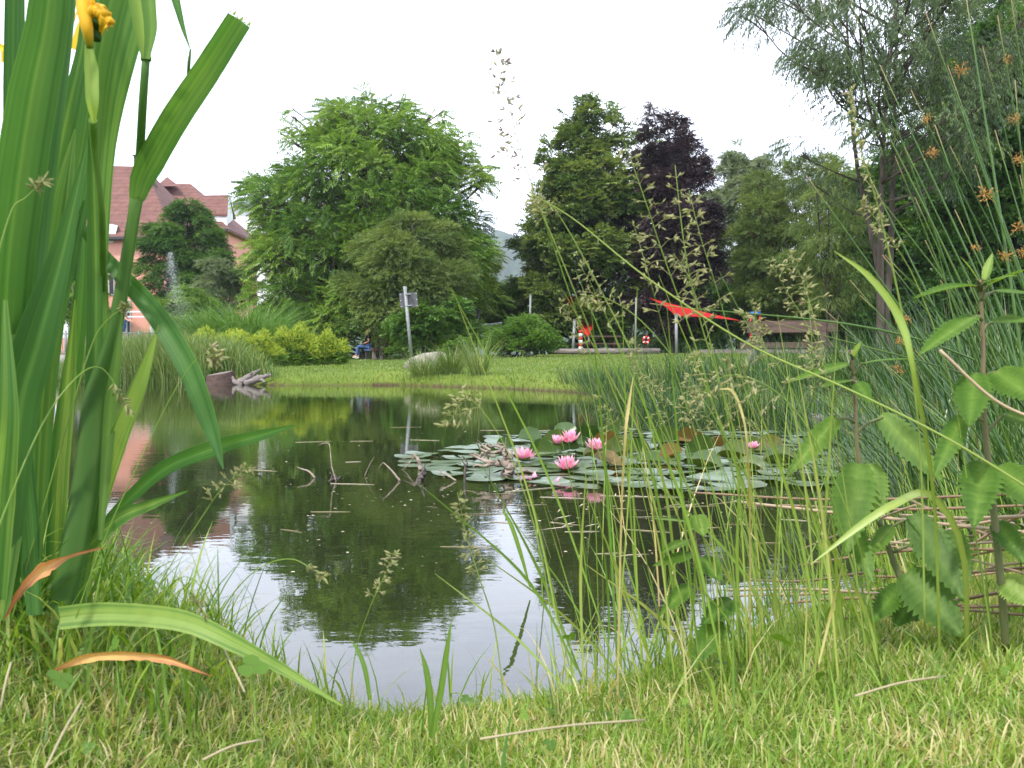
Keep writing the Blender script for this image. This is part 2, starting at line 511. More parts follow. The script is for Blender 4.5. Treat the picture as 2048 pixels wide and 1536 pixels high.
def water_mat():
    m, t = new_mat('pond_water')
    co = t.nodes.new('ShaderNodeTexCoord')
    def noise(scale, stretch, det):
        mpp = t.nodes.new('ShaderNodeMapping'); mpp.inputs['Scale'].default_value = stretch
        n = t.nodes.new('ShaderNodeTexNoise'); n.inputs['Scale'].default_value = scale; n.inputs['Detail'].default_value = det
        t.links.new(co.outputs['Object'], mpp.inputs['Vector']); t.links.new(mpp.outputs['Vector'], n.inputs['Vector'])
        return n
    a = noise(8.0, (.6, 1.3, 1), 3)
    b_ = noise(24.0, (.8, 1.2, 1), 2)
    patch = noise(.5, (1, 1, 1), 2)
    rp_ = ramp_node(t, [(.40, (.25, .25, .25)), (.62, (1, 1, 1))])
    t.links.new(patch.outputs['Fac'], rp_.inputs['Fac'])
    mu = t.nodes.new('ShaderNodeMath'); mu.operation = 'MULTIPLY'; mu.inputs[1].default_value = .28
    t.links.new(b_.outputs['Fac'], mu.inputs[0])
    ad = t.nodes.new('ShaderNodeMath'); ad.operation = 'ADD'
    t.links.new(a.outputs['Fac'], ad.inputs[0]); t.links.new(mu.outputs[0], ad.inputs[1])
    m2 = t.nodes.new('ShaderNodeMath'); m2.operation = 'MULTIPLY'
    t.links.new(ad.outputs[0], m2.inputs[0]); t.links.new(rp_.outputs['Color'], m2.inputs[1])
    bp = t.nodes.new('ShaderNodeBump'); bp.inputs['Strength'].default_value = .15; bp.inputs['Distance'].default_value = .006
    t.links.new(m2.outputs[0], bp.inputs['Height'])
    p = t.nodes.new('ShaderNodeBsdfPrincipled')
    p.inputs['Base Color'].default_value = (.018, .024, .008, 1)
    p.inputs['Roughness'].default_value = .0; p.inputs['IOR'].default_value = 1.55
    t.links.new(bp.outputs['Normal'], p.inputs['Normal'])
    o = t.nodes.new('ShaderNodeOutputMaterial'); t.links.new(p.outputs[0], o.inputs['Surface'])
    return m


g = Geo()
wx, wy = np.meshgrid(np.linspace(-34, 6, 21), np.linspace(1, 40, 20))
i, j = np.meshgrid(np.arange(19), np.arange(20), indexing='ij')
g.add(np.stack([wx, wy, wx * 0], 2).reshape(-1, 3), np.stack([i * 21 + j, i * 21 + j + 1, (i + 1) * 21 + j + 1, (i + 1) * 21 + j], 2).reshape(-1, 4), .5, 0, True)
tag(g.build('water', water_mat()), 'dark still pond water with small ripples', kind='structure')

# wooded hills
hx = np.array([-1600, 0, 440, 500, 700, 860, 1000, 1060, 1300, 1700, 2100, 3600])
hy = np.array([640, 600, 560, 402, 440, 470, 474, 492, 520, 540, 520, 600])
px_ = np.linspace(-1600, 3600, 420)
top = np.interp(px_, hx, hy) + 2.5 * np.sin(px_ * .11) + 1.5 * np.sin(px_ * .31 + 1)
rows = []
for k in range(14):
    u = k / 13
    dd = 900 + 700 * u
    zt = (HORIZON - top) / F * 1600 + CAM_H
    z = zt * (np.sin(u * math.pi / 2)) + rng.normal(0, 2.2, len(px_)) * (u > 0) - 5 * (u == 0)
    rows.append(np.stack([(px_ - 1024) / F * dd, np.full_like(px_, dd), z], 1))
dd = 2100
rows.append(np.stack([(px_ - 1024) / F * dd, np.full_like(px_, dd), np.full_like(px_, -5)], 1))
g = Geo(); nn = len(px_); i, j = np.meshgrid(np.arange(len(rows) - 1), np.arange(nn - 1), indexing='ij')
g.add(np.concatenate(rows), np.stack([i * nn + j, i * nn + j + 1, (i + 1) * nn + j + 1, (i + 1) * nn + j], 2).reshape(-1, 4), .5)
M['hill'] = solid_mat('wooded_hill', (.03, .055, .03), (.06, .09, .045), .03, .95, .05, .5, 4)
tag(g.build('hills', M['hill']), 'distant wooded hills behind the park', kind='structure')
# ---------------------------------------------------------------- foliage templates
def leafquad(b, d, side, nrm, L, W, fold=.18, droop=.15):
    b = np.array(b, float); d = np.array(d, float); d /= np.linalg.norm(d)
    side = np.array(side, float); nrm = np.array(nrm, float)
    return [b, b + d * L * .45 - side * W / 2 + nrm * fold * W, b + d * L - nrm * droop * L, b + d * L * .45 + side * W / 2 + nrm * fold * W]


def make_template(leaves):
    V, Fc, tv = [], [], []
    r = random.Random(3)
    for L in leaves:
        k = len(V); V += L; Fc.append((k, k + 1, k + 2, k + 3)); tv += [r.uniform(-.12, .12)] * 4
    return np.array(V, float), np.array(Fc), np.array(tv)


def tmpl_pinnate(n=6, ll=.34, lw=.12, arch=.35, droop=.45):
    out = []
    for k in range(n):
        t = (k + 1) / n
        b = (0, t * .85, -arch * t * t)
        for s in (-1, 1):
            d = np.array((s * .9, .45, -droop)); d /= np.linalg.norm(d)
            sd_ = np.array((.45, -s * .9 * s, 0)) if s > 0 else np.array((.45, .9, 0))
            sd_ = np.cross(d, (0, 0, 1)); sd_ /= np.linalg.norm(sd_)
            out.append(leafquad(b, d, sd_, (0, 0, 1), ll * (1 - .3 * t), lw, .15, .15))
    out.append(leafquad((0, .85, -arch), (0, 1, -.6), (1, 0, 0), (0, 0, 1), ll, lw))
    return make_template(out)


def tmpl_spray(n, ll, lw, spread=1.0, hang=0.0, seed=1, arch=.2):
    r = random.Random(seed); out = []
    for k in range(n):
        t = (k + .6) / n
        b = np.array((r.uniform(-.05, .05), t * .9, -arch * t * t))
        s = -1 if k % 2 else 1
        d = np.array((s * spread * r.uniform(.5, 1), r.uniform(.2, .9), r.uniform(-.45, .25) - hang)); d /= np.linalg.norm(d)
        sd_ = np.cross(d, (r.uniform(-.4, .4), r.uniform(-.4, .4), 1)); sd_ /= np.linalg.norm(sd_)
        out.append(leafquad(b, d, sd_, np.cross(sd_, d), ll * r.uniform(.75, 1.15), lw * r.uniform(.8, 1.15)))
    return make_template(out)


T = {'pinnate': tmpl_pinnate(), 'broad': tmpl_spray(8, .36, .26, seed=2), 'small': tmpl_spray(12, .22, .12, seed=4),
     'hang': tmpl_spray(12, .36, .065, .5, .8, seed=5, arch=.5), 'beech': tmpl_spray(11, .24, .16, seed=6),
     'palm': tmpl_spray(9, .42, .17, 1.2, .25, seed=8)}


def lob(ang, t, ph):
    return 1 + .13 * math.sin(3 * ang + ph + 4 * t) + .10 * math.sin(5 * ang - 2 * ph + 9 * t) + .07 * math.sin(8 * ang + 13 * t + ph)


def tree(name, label, px, d, top, width, bottom, profile, mat, tm, n_clump, n_spray, ssize, group=None, trunk_r=.2, cat='tree',
         bark='bark', droop=.25, flat=.55, clump_r=.16, lean=0.0, spikes=(), up=.35, vbase=.45, seed=0, depth=1.0, stems=1, fill=.18, spread_n=14, base_z=None):
    """crown built from many clumps of leaf sprays inside a profile [(t, radius)], t from crown bottom 0 to top 1"""
    rr = random.Random(seed + int(px) + int(d * 10))
    base = on_ground(px, d)
    if base_z is not None: base[2] = base_z
    ztop = (HORIZON - top) / F * d + CAM_H - base[2]
    zbot = (HORIZON - bottom) / F * d + CAM_H - base[2]
    Rm = width / F * d / 2
    pt = [p[0] for p in profile]; pr = [p[1] for p in profile]
    pm = max(pr)
    prof = lambda t: float(np.interp(t, pt, pr)) / pm * Rm
    H = ztop - zbot
    ph = rr.uniform(0, 6)
    cr = clump_r * Rm * 2
    clumps = []
    tries = 0
    while len(clumps) < n_clump and tries < n_clump * 40:
        tries += 1
        t = rr.random() ** .9
        if rr.random() > (prof(t) / Rm) ** 1.1 + .12: continue
        a = rr.uniform(0, 2 * math.pi)
        rad = prof(t) * lob(a, t, ph)
        rf = rr.uniform(.72, 1.0) if rr.random() > fill else rr.uniform(.1, .7)
        rad2 = max(rad - cr * .55, rad * .35) * rf
        c = np.array((math.cos(a) * rad2 + lean * t, math.sin(a) * rad2 * depth, zbot + t * H))
        s = cr * rr.uniform(.65, 1.15) * (.55 + .45 * prof(t) / Rm)
        if c[2] + s * flat > ztop: c[2] = ztop - s * flat
        if any(np.linalg.norm((c - k[0]) / np.array((1, 1, .7))) < (s + k[1]) * .38 for k in clumps): continue
        clumps.append((c, s, rr.uniform(-.3, .3)))
    for (sx, sy, hgt) in spikes:      # upright leading shoots: px offset, py of the tip, width in px
        zt = (HORIZON - sy) / F * d + CAM_H - base[2]
        for k in range(5):
            clumps.append((np.array((sx / F * d, rr.uniform(-.3, .3) * Rm, zt - k * hgt / F * d * 1.1 - hgt / F * d * .5)), hgt / F * d * (.55 + .22 * k), .1))
    root = empty(name, base, label, cat, group)
    # skeleton
    gw = Geo()
    segs = []
    for sidx in range(stems):
        off = np.array((0, 0, 0.0)) if stems == 1 else np.array((rr.uniform(-.25, .25), rr.uniform(-.2, .2), 0)) * max(1, Rm * .3)
        e = np.array((lean * .8 + (0 if stems == 1 else rr.uniform(-.6, .6) * Rm), (0 if stems == 1 else rr.uniform(-.5, .5) * Rm), zbot + H * (.86 if stems == 1 else rr.uniform(.55, .9))))
        pts = [off, off * .7 + e * .25 + np.array((rr.uniform(-.1, .1), 0, 0)) * Rm * .5, off * .3 + e * .6 + np.array((rr.uniform(-.1, .1), rr.uniform(-.1, .1), 0)) * Rm * .6, e]
        path = cat_rom(pts, 22)
        gw.tube(path, [trunk_r * 1.25, trunk_r, trunk_r * .75, trunk_r * .4, .03], 8)
        segs.append((path, trunk_r))
    allp = np.concatenate([s[0] for s in segs])
    for (c, s, _) in clumps:
        dist = np.linalg.norm(allp - (c - np.array((0, 0, 1)) * np.hypot(c[0], c[1]) * .55), axis=1) + np.where(allp[:, 2] > c[2], 5, 0)
        k = int(dist.argmin())
        st = allp[k]
        mid = (st + c) / 2 + np.array((rr.uniform(-.1, .1), rr.uniform(-.1, .1), -.05)) * Rm
        L = np.linalg.norm(c - st)
        r0 = min(trunk_r * .45, .012 + L * .012)
        pth = cat_rom([st, mid, c], 7)
        gw.tube(pth, [r0, r0 * .6, .008], 5, cap=False)
        for _k in range(4):
            dv = rand_unit(1)[0]; dv[2] = abs(dv[2]) * .6
            gw.tube(cat_rom([pth[5], c + dv * s * .4 * np.array((1, 1, flat)), c + dv * s * .85 * np.array((1, 1, flat))], 4), [r0 * .4 + .003, .004], 4, cap=False)
    tk = gw.build('trunk', M[bark], root)
    # crown
    tot = sum(s ** 2 for _, s, _ in clumps)
    gl = Geo()
    tV, tF, tv = T[tm]
    for (c, s, dv) in clumps:
        n = max(6, int(n_spray * 1.55 * s * s / tot))
        u = rand_unit(n)
        u[:, 2] = np.where((u[:, 2] < -.25) & (rng.random(n) < .65), -u[:, 2], u[:, 2])
        r_ = s * rng.uniform(.35, 1.08, n) ** .6
        pos = c + u * r_[:, None] * np.array((1, 1, flat)) * np.array((1, depth ** .5, 1))
        out = pos - np.array((lean * .5, 0, 0)); out[:, 2] = 0
        out /= np.maximum(np.linalg.norm(out, axis=1, keepdims=True), .1)
        dr = out * .7 + u * .7 + rng.normal(0, .35, (n, 3)); dr[:, 2] = u[:, 2] * up + rng.normal(0, .3, n) + up * .3 - droop
        upv = rng.normal(0, .35, (n, 3)) + np.array((0, 0, 1.0))
        gl.scatter(tV, tF, pos, frames(dr, upv), ssize * rng.uniform(.6, 1.1, n), np.clip(vbase + dv + rng.normal(0, .14, n), 0, 1), 0, tv)
    gl.build('crown', M[mat], root)
    return root


ROUND = [(0, .5), (.15, .85), (.4, 1), (.65, .92), (.85, .65), (1, .15)]
# ---- the trees across the pond, left to right
tree('garden_tree', 'rounded dark green tree in front of the pink house wall', 377, 55, 400, 200, 662, [(0, .35), (.2, .75), (.45, 1), (.7, .8), (.88, .5), (1, .12)], 'dense', 'beech', 85, 9000, .42, trunk_r=.16, seed=2, vbase=.5, clump_r=.14)
tree('garden_shrub', 'grey green loose shrub behind the fountain spray', 440, 48, 515, 125, 640, ROUND, 'silver', 'small', 30, 2400, .4, trunk_r=.07, cat='shrub', vbase=.3, stems=3)
tree('garden_tree', 'dark green tree at the left of the pink house, seen between the iris leaves', 150, 58, 480, 130, 640, ROUND, 'dense', 'beech', 36, 2600, .42, trunk_r=.15, seed=5)
tree('street_tree', 'small clipped light green tree with a pale trunk behind the railing', 146, 44, 556, 120, 637, [(0, .8), (.4, 1), (.8, .8), (1, .4)], 'bright', 'palm', 26, 1700, .34, 'small light green trees by the plaza', .11, bark='bark_red')
tree('street_tree', 'small light green round tree right behind the fountain spray', 368, 42, 578, 100, 655, [(0, .8), (.4, 1), (.8, .8), (1, .4)], 'bright', 'palm', 24, 1500, .34, 'small light green trees by the plaza', .10, vbase=.6)
tree('walnut_tree', 'large broad green tree with feathery leaves behind the lady\'s mantle bed', 740, 48, 205, 495, 672,
     [(0, .72), (.1, .98), (.3, 1), (.5, .95), (.7, .85), (.86, .68), (.95, .45), (1, .25)], 'walnut', 'pinnate', 205, 13500, .62, trunk_r=.2, clump_r=.10, flat=.85, up=.6, fill=.25,
     spikes=[(-155, 212, 15), (-110, 226, 13), (-68, 204, 15), (-2, 180, 15), (34, 206, 12), (68, 202, 14), (128, 234, 13), (150, 232, 11), (190, 268, 13), (225, 320, 13)], vbase=.5)
tree('pagoda_bush', 'dense grey green feathery bush right behind the sign post', 822, 40, 430, 285, 690, [(0, .45), (.15, .6), (.3, .88), (.5, 1), (.7, .86), (.9, .5), (1, .2)], 'shrub', 'small', 120, 17000, .34, trunk_r=.06, cat='bush', clump_r=.13, stems=5, vbase=.66, up=.7)
tree('low_shrub', 'leafy fresh green shrub growing between the sign post and the feathery bush', 862, 38.5, 585, 190, 716, ROUND, 'dense', 'broad', 40, 2300, .34, trunk_r=.05, cat='shrub', stems=4, vbase=.75)
tree('young_tree', 'light green young tree between the large feathery tree and the linden', 975, 56, 520, 90, 690, ROUND, 'shrub', 'beech', 44, 3600, .42, trunk_r=.08, vbase=.65)
tree('young_tree', 'bright green bushy tree just left of the linden, above the white pole', 1018, 52, 552, 90, 700, ROUND, 'bright', 'beech', 36, 3000, .4, trunk_r=.08, vbase=.25, seed=3)
tree('linden_tree', 'tall cone shaped linden tree with dark trunk beside the red sails', 1176, 50, 196, 295, 662,
     [(0, .62), (.1, .95), (.3, 1), (.5, .86), (.7, .62), (.86, .38), (1, .08)], 'linden', 'broad', 185, 14500, .42, trunk_r=.24, clump_r=.12, flat=.6, spikes=[(-2, 184, 14), (46, 196, 13), (-50, 232, 12), (-84, 268, 12), (80, 250, 11)], vbase=.48, up=.5)
tree('copper_beech', 'dark purple leaved beech behind the linden', 1340, 49, 232, 228, 655,
     [(0, .75), (.2, .95), (.4, 1), (.6, .85), (.8, .6), (1, .15)], 'copper', 'beech', 125, 11500, .5, trunk_r=.22, clump_r=.12, flat=.6, spikes=[(-38, 214, 12), (22, 240, 10), (60, 300, 12)], up=.5)
tree('background_tree', 'thin green tree showing behind the copper beech', 1300, 66, 262, 210, 600, [(0, .6), (.4, 1), (.8, .7), (1, .3)], 'shrub', 'beech', 46, 3000, .5, trunk_r=.15, vbase=.4)
tree('silver_poplar', 'pale silvery green tree between the copper beech and the airy tree', 1482, 60, 292, 175, 640, [(0, .6), (.3, .9), (.6, 1), (.85, .7), (1, .25)], 'silver', 'small', 95, 9000, .55, trunk_r=.14, clump_r=.13, spikes=[(-10, 284, 13), (38, 310, 12)], vbase=.5, stems=2)
tree('airy_tree', 'airy yellow green tree with thin reddish stems', 1622, 48, 318, 330, 655, [(0, .55), (.3, .9), (.6, 1), (.85, .75), (1, .3)], 'airy', 'small', 130, 12500, .42, trunk_r=.07, clump_r=.11, bark='bark_red', stems=7, vbase=.5, up=.9)
tree('airy_tree', 'yellow green leafy tree just right of the silvery tree, lower than its neighbours', 1540, 54, 400, 150, 660, ROUND, 'airy', 'beech', 44, 3400, .45, trunk_r=.09, vbase=.35, stems=2, seed=9)
tree('willow_tree', 'tall open willow with narrow hanging leaves and dark forked trunk reaching above the picture', 1762, 27, -250, 590, 420,
     [(0, .45), (.2, .78), (.45, 1), (.75, .95), (1, .55)], 'willow', 'hang', 82, 5200, .42, trunk_r=.10, clump_r=.115, flat=.75, droop=.5, stems=3, vbase=.4, fill=.35, lean=.2)
tree('maple_tree', 'dense dark green tree filling the upper right edge', 2035, 33, 40, 420, 690, [(0, .8), (.3, 1), (.7, .95), (1, .4)], 'dense', 'broad', 150, 13000, .44, trunk_r=.25, clump_r=.12, vbase=.55)
tree('maple_tree', 'mid green tree behind the willow trunk', 1830, 44, 285, 330, 680, ROUND, 'dense', 'broad', 110, 9500, .5, trunk_r=.16, vbase=.6, seed=12)
tree('maple_tree', 'green tree crown behind the willow, far upper right', 1985, 50, -60, 380, 500, ROUND, 'dense', 'beech', 100, 7500, .6, trunk_r=.2, vbase=.45, seed=14)
tree('willow_tree', 'small loose yellow green willow in front of the airy tree, left of the forked trunk', 1665, 34, 330, 200, 620, ROUND, 'airy', 'hang', 36, 1900, .34, trunk_r=.04, stems=3, droop=.2, vbase=.55, seed=77, fill=.4)
# hedge-like row of shrubs under the trees on the right
rowlab = ['dark shrub under the copper beech, left end of the shady hedge row', 'dark shrub behind the long red sail', 'dark shrub behind the right tip of the long red sail', 'dark shrub straight behind the climbing frame',
          'dark shrub behind the weathered bench backrest', 'dark shrub just right of the weathered bench', 'dark shrub behind the rush flowers, right of the bench', 'dark shrub behind the tall nettle stem', 'dark shrub at the right edge, behind the nettles']
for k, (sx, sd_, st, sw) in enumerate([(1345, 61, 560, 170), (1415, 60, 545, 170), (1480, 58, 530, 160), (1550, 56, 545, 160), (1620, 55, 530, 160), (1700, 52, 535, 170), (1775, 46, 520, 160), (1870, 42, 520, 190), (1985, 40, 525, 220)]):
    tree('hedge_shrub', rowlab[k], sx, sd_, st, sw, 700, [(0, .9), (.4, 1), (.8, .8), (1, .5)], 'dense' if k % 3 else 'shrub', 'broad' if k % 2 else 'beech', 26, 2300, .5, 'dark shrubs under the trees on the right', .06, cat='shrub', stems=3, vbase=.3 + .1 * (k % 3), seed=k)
# shrubs closing the view between the left trees and the linden
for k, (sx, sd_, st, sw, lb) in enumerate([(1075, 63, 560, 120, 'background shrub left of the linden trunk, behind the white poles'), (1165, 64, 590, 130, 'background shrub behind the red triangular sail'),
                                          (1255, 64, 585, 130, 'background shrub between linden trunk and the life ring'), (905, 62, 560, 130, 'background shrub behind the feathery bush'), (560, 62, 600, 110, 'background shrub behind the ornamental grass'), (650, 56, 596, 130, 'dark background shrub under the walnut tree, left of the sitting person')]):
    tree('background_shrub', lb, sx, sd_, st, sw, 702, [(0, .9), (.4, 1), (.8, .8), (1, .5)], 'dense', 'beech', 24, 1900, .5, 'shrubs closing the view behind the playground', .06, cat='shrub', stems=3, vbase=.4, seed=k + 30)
tree('leafy_shrub', 'low light green shrub with long leaves on the lawn right of the glass shelter', 1040, 37, 640, 130, 706, [(0, 1), (.4, .95), (.8, .6), (1, .3)], 'bright', 'palm', 34, 1500, .34, None, .03, cat='shrub', stems=5, vbase=.3, droop=-.5, up=.9)
# ================================================================ far bank: buildings, furniture, plants
def wall_mat(name, c):
    return solid_mat(name, c, tuple(k * .9 for k in c), 3, .9, .2, .15, .01)


def tile_mat():
    m, t = new_mat('red_roof_tiles')
    co = t.nodes.new('ShaderNodeTexCoord')
    w = t.nodes.new('ShaderNodeTexWave'); w.wave_type = 'BANDS'; w.bands_direction = 'Z'; w.wave_profile = 'SAW'
    w.inputs['Scale'].default_value = 1.05; w.inputs['Distortion'].default_value = .15; w.inputs['Detail'].default_value = 1
    w2 = t.nodes.new('ShaderNodeTexWave'); w2.wave_type = 'BANDS'; w2.bands_direction = 'X'; w2.inputs['Scale'].default_value = 1.6
    n = t.nodes.new('ShaderNodeTexNoise'); n.inputs['Scale'].default_value = 2.2; n.inputs['Detail'].default_value = 8
    for k in (w, w2, n): t.links.new(co.outputs['Object'], k.inputs['Vector'])
    r = ramp_node(t, [(.3, (.115, .046, .036)), (.7, (.18, .078, .06))])
    t.links.new(n.outputs['Fac'], r.inputs['Fac'])
    rw = ramp_node(t, [(0, (.42, .36, .36)), (.22, (1, 1, 1)), (1, (.92, .9, .9))])
    t.links.new(w.outputs['Fac'], rw.inputs['Fac'])
    mu = t.nodes.new('ShaderNodeMix'); mu.data_type = 'RGBA'; mu.blend_type = 'MULTIPLY'; mu.inputs['Factor'].default_value = 1
    t.links.new(r.outputs['Color'], mu.inputs['A']); t.links.new(rw.outputs['Color'], mu.inputs['B'])
    p = t.nodes.new('ShaderNodeBsdfPrincipled'); p.inputs['Roughness'].default_value = .75
    t.links.new(mu.outputs['Result'], p.inputs['Base Color'])
    ad = t.nodes.new('ShaderNodeMath'); ad.operation = 'MULTIPLY_ADD'; ad.inputs[1].default_value = .4
    t.links.new(w2.outputs['Fac'], ad.inputs[0]); t.links.new(w.outputs['Fac'], ad.inputs[2])
    b = t.nodes.new('ShaderNodeBump'); b.inputs['Strength'].default_value = .5; b.inputs['Distance'].default_value = .05
    t.links.new(ad.outputs[0], b.inputs['Height']); t.links.new(b.outputs['Normal'], p.inputs['Normal'])
    o = t.nodes.new('ShaderNodeOutputMaterial'); t.links.new(p.outputs[0], o.inputs['Surface'])
    return m


M['tiles'] = tile_mat()
M['pink'] = wall_mat('pink_render', (.68, .33, .26))
M['white'] = wall_mat('white_render', (.72, .73, .74))
M['dark'] = solid_mat('dark_metal', (.03, .03, .035), None, 8, .5, .4, .1)
M['greyroof'] = solid_mat('grey_slate', (.10, .11, .13), None, 3, .7)
M['steel'] = solid_mat('galvanised_steel', (.24, .25, .26), (.17, .18, .19), 12, .5, .5, .1, .002, metal=.15)
M['palewood'] = solid_mat('pale_painted_timber', (.55, .56, .58), (.45, .46, .48), 8, .7)
M['stone'] = solid_mat('pale_stone', (.33, .29, .24), (.14, .13, .11), 5, .9, .2, .8, .03, detail=9)
M['paving'] = solid_mat('paving', (.45, .41, .38), (.34, .31, .29), 3, .9, .2, .3)
M['oldwood'] = solid_mat('weathered_brown_wood', (.10, .065, .052), (.045, .03, .024), 7, .85, .25, .7, .01, stretch=(.25, 2, 2))
M['greywood'] = solid_mat('weathered_grey_wood', (.25, .22, .20), (.12, .10, .09), 9, .9, .2, .7, .01, stretch=(.3, 2, 2))
M['red'] = solid_mat('red_cloth', (.75, .035, .02), (.65, .03, .02), 3, .7, .2, .1)
M['redpaint'] = solid_mat('red_paint', (.5, .02, .02), None, 9, .5, .4, .1)
M['whitepaint'] = solid_mat('white_paint', (.75, .75, .75), None, 9, .5, .4, .1)
M['bluepaint'] = solid_mat('blue_paint', (.02, .12, .5), None, 9, .5, .4, .1)


def zx(px, py, d):
    return ((px - 1024) / F * d, CAM_H + (HORIZON - py) / F * d)


def pbox(g, x0, x1, y0, y1, d, dep, mat=0):
    (a, z1), (b, z0) = zx(x0, y0, d), zx(x1, y1, d)
    g.box(((a + b) / 2, d + dep / 2, (z0 + z1) / 2), (abs(b - a), dep, abs(z1 - z0)), 0, .5, mat)


def W(px, py, d):
    x, z = zx(px, py, d)
    return np.array((x, d, z))


def slab(g, pts, th=.18, mat=0):
    """a flat polygon given thickness downwards"""
    pts = np.array(pts, float)
    n = len(pts)
    lo = pts - np.array((0, 0, th))
    if n == 3:
        g.add(pts, [(0, 1, 2)], .5, mat); g.add(lo, [(0, 2, 1)], .5, mat)
    else:
        g.add(pts, [tuple(range(n))], .5, mat); g.add(lo, [tuple(reversed(range(n)))], .5, mat)
    for k in range(n):
        k2 = (k + 1) % n
        g.add([pts[k], lo[k], lo[k2], pts[k2]], [(0, 1, 2, 3)], .5, mat)


def put(g, name, mat, origin, label=None, cat=None, group=None, parent=None):
    """build a mesh whose geometry is in world space; as a thing (origin) or as a part of an Empty"""
    if parent is not None:
        return g.build(name, mat, parent, origin=parent.location)
    return tag(g.build(name, mat, None, origin=origin), label, cat, group)


# ---- pink house
hd = 62
hs = empty('house', (*[float(k) for k in W(190, 700, hd)[:2]], float(gh(-25, hd))), 'pink rendered house with steep red tiled roofs behind the garden tree', 'house')
g = Geo(); pbox(g, 40, 338, 468, 716, hd, 12); pbox(g, 300, 452, 452, 716, hd + 11, 9); put(g, 'wall', M['pink'], None, parent=hs)
g = Geo()
rA, rB = W(95, 330, hd + 6), W(292, 335, hd + 6)
eA, eB, eC, eD = W(22, 476, hd - .5), W(352, 476, hd - .5), W(352 - 40, 476 + 22, hd + 12.5), W(22 + 100, 476 + 22, hd + 12.5)
eC[2] = eD[2] = eA[2]; eC[0] = eB[0]; eD[0] = eA[0]
slab(g, [rA, eA, eB, rB]); slab(g, [rB, eB, eC]); slab(g, [rA, rB, eC, eD]); slab(g, [rA, eD, eA])
rf = put(g, 'roof', M['tiles'], None, parent=hs)
g = Geo()
rA, rB = W(296, 369, hd + 16), W(384, 369, hd + 16)
eA, eB = W(290, 456, hd + 10.5), W(458, 458, hd + 10.5)
eC, eD = eB + np.array((0, 11, 0)), eA + np.array((0, 11, 0))
slab(g, [rA, eA, eB, rB]); slab(g, [rB, eB, eC]); slab(g, [rA, rB, eC, eD]); slab(g, [rA, eD, eA])
g.add([W(315, 374, hd + 14), W(337, 355, hd + 16), W(362, 374, hd + 14), W(337, 362, hd + 19)], [(0, 2, 1), (1, 2, 3), (0, 1, 3)], .5)
put(g, 'roof', M['tiles'], None, parent=hs)
g = Geo()   # dormer roof and its white gable
d0 = hd + 11.2
slab(g, [W(404, 392, d0 + 2), W(404, 428, d0), W(457, 430, d0), W(459, 391, d0 + 2)], .12)
slab(g, [W(404, 392, d0 + 2), W(459, 391, d0 + 2), W(459, 391, d0 + 2) + np.array((0, 2, -1.4)), W(404, 392, d0 + 2) + np.array((0, 2, -1.4))], .12)
put(g, 'dormer_roof', M['tiles'], None, parent=hs)
g = Geo()
a = np.array([W(455, 452, d0 + .1), W(468, 440, d0 + 3.6), W(468, 404, d0 + 3.6), W(460, 392, d0 + 2), W(455, 432, d0 + .1)])
g.add(a, [(0, 1, 2, 3, 4)], .5)
g.add(a + np.array((-1.3, 0, 0)), [(4, 3, 2, 1, 0)], .5)
for k in range(5): g.add([a[k], a[(k + 1) % 5], a[(k + 1) % 5] + np.array((-1.3, 0, 0)), a[k] + np.array((-1.3, 0, 0))], [(0, 1, 2, 3)], .5)
pbox(g, 428, 455, 432, 452, d0 + .25, .3)
put(g, 'dormer_gable', M['white'], None, parent=hs)
g = Geo()   # white dormer cheek above the eaves
slab(g, [W(212, 446, hd + .7), W(226, 446, hd + .7), W(240, 452, hd + 2.2), W(230, 446, hd + 3)], .06)
put(g, 'dormer_cap', M['dark'], None, parent=hs)
g = Geo(); g.add([W(214, 448, hd - .2), W(214, 486, hd - .2), W(229, 486, hd - .2), W(238, 452, hd - .2), W(214, 448, hd + 2.5), W(238, 452, hd + 2.5)], [(0, 1, 2, 3)], .5)
g.add([W(229, 486, hd - .2), W(238, 452, hd - .2), W(238, 452, hd + 3)], [(0, 2, 1)], .5)
pbox(g, 205, 228, 449, 485, hd - .15, .6)
put(g, 'dormer', M['white'], None, parent=hs)
g = Geo(); pbox(g, 22, 352, 474, 479, hd - .65, .14); put(g, 'gutter', M['dark'], None, parent=hs)
g = Geo(); pbox(g, 300, 458, 458, 462, hd + 10.2, .14); put(g, 'gutter', M['dark'], None, parent=hs)
g = Geo(); pbox(g, 271, 277, 315, 345, hd + 5.5, .5); pbox(g, 268, 280, 311, 314, hd + 5.4, .7); put(g, 'chimney', M['dark'], None, parent=hs)
g = Geo(); slab(g, [W(300, 345, hd + 4.2), W(292, 336, hd + 6.2), W(318, 372, hd + 5), W(306, 372, hd + 4)], .2); put(g, 'verge_board', M['bark_red'], None, parent=hs)
for (x0, x1, y0, y1) in ((218, 230, 548, 590), (108, 128, 520, 560), (60, 82, 520, 560), (236, 262, 600, 690)):
    g = Geo(); pbox(g, x0, x1, y0, y1, hd - .08, .1); w_ = put(g, 'window', M['palewood'], None, parent=hs)
    g = Geo(); pbox(g, x0 + 2, x1 - 2, y0 + 2, y1 - 2, hd - .1, .1); o = g.build('pane', M['dark'], w_, origin=hs.location)
g = Geo(); g.tube([W(399, 372, hd + 17), W(399, 352, hd + 17)], .03, 5)
for yy, l in ((356, 9), (362, 12), (368, 8)): g.tube([W(399 - l / 2, yy, hd + 17), W(399 + l, yy - 2, hd + 17)], .02, 4)
put(g, 'antenna', M['steel'], None, parent=hs)

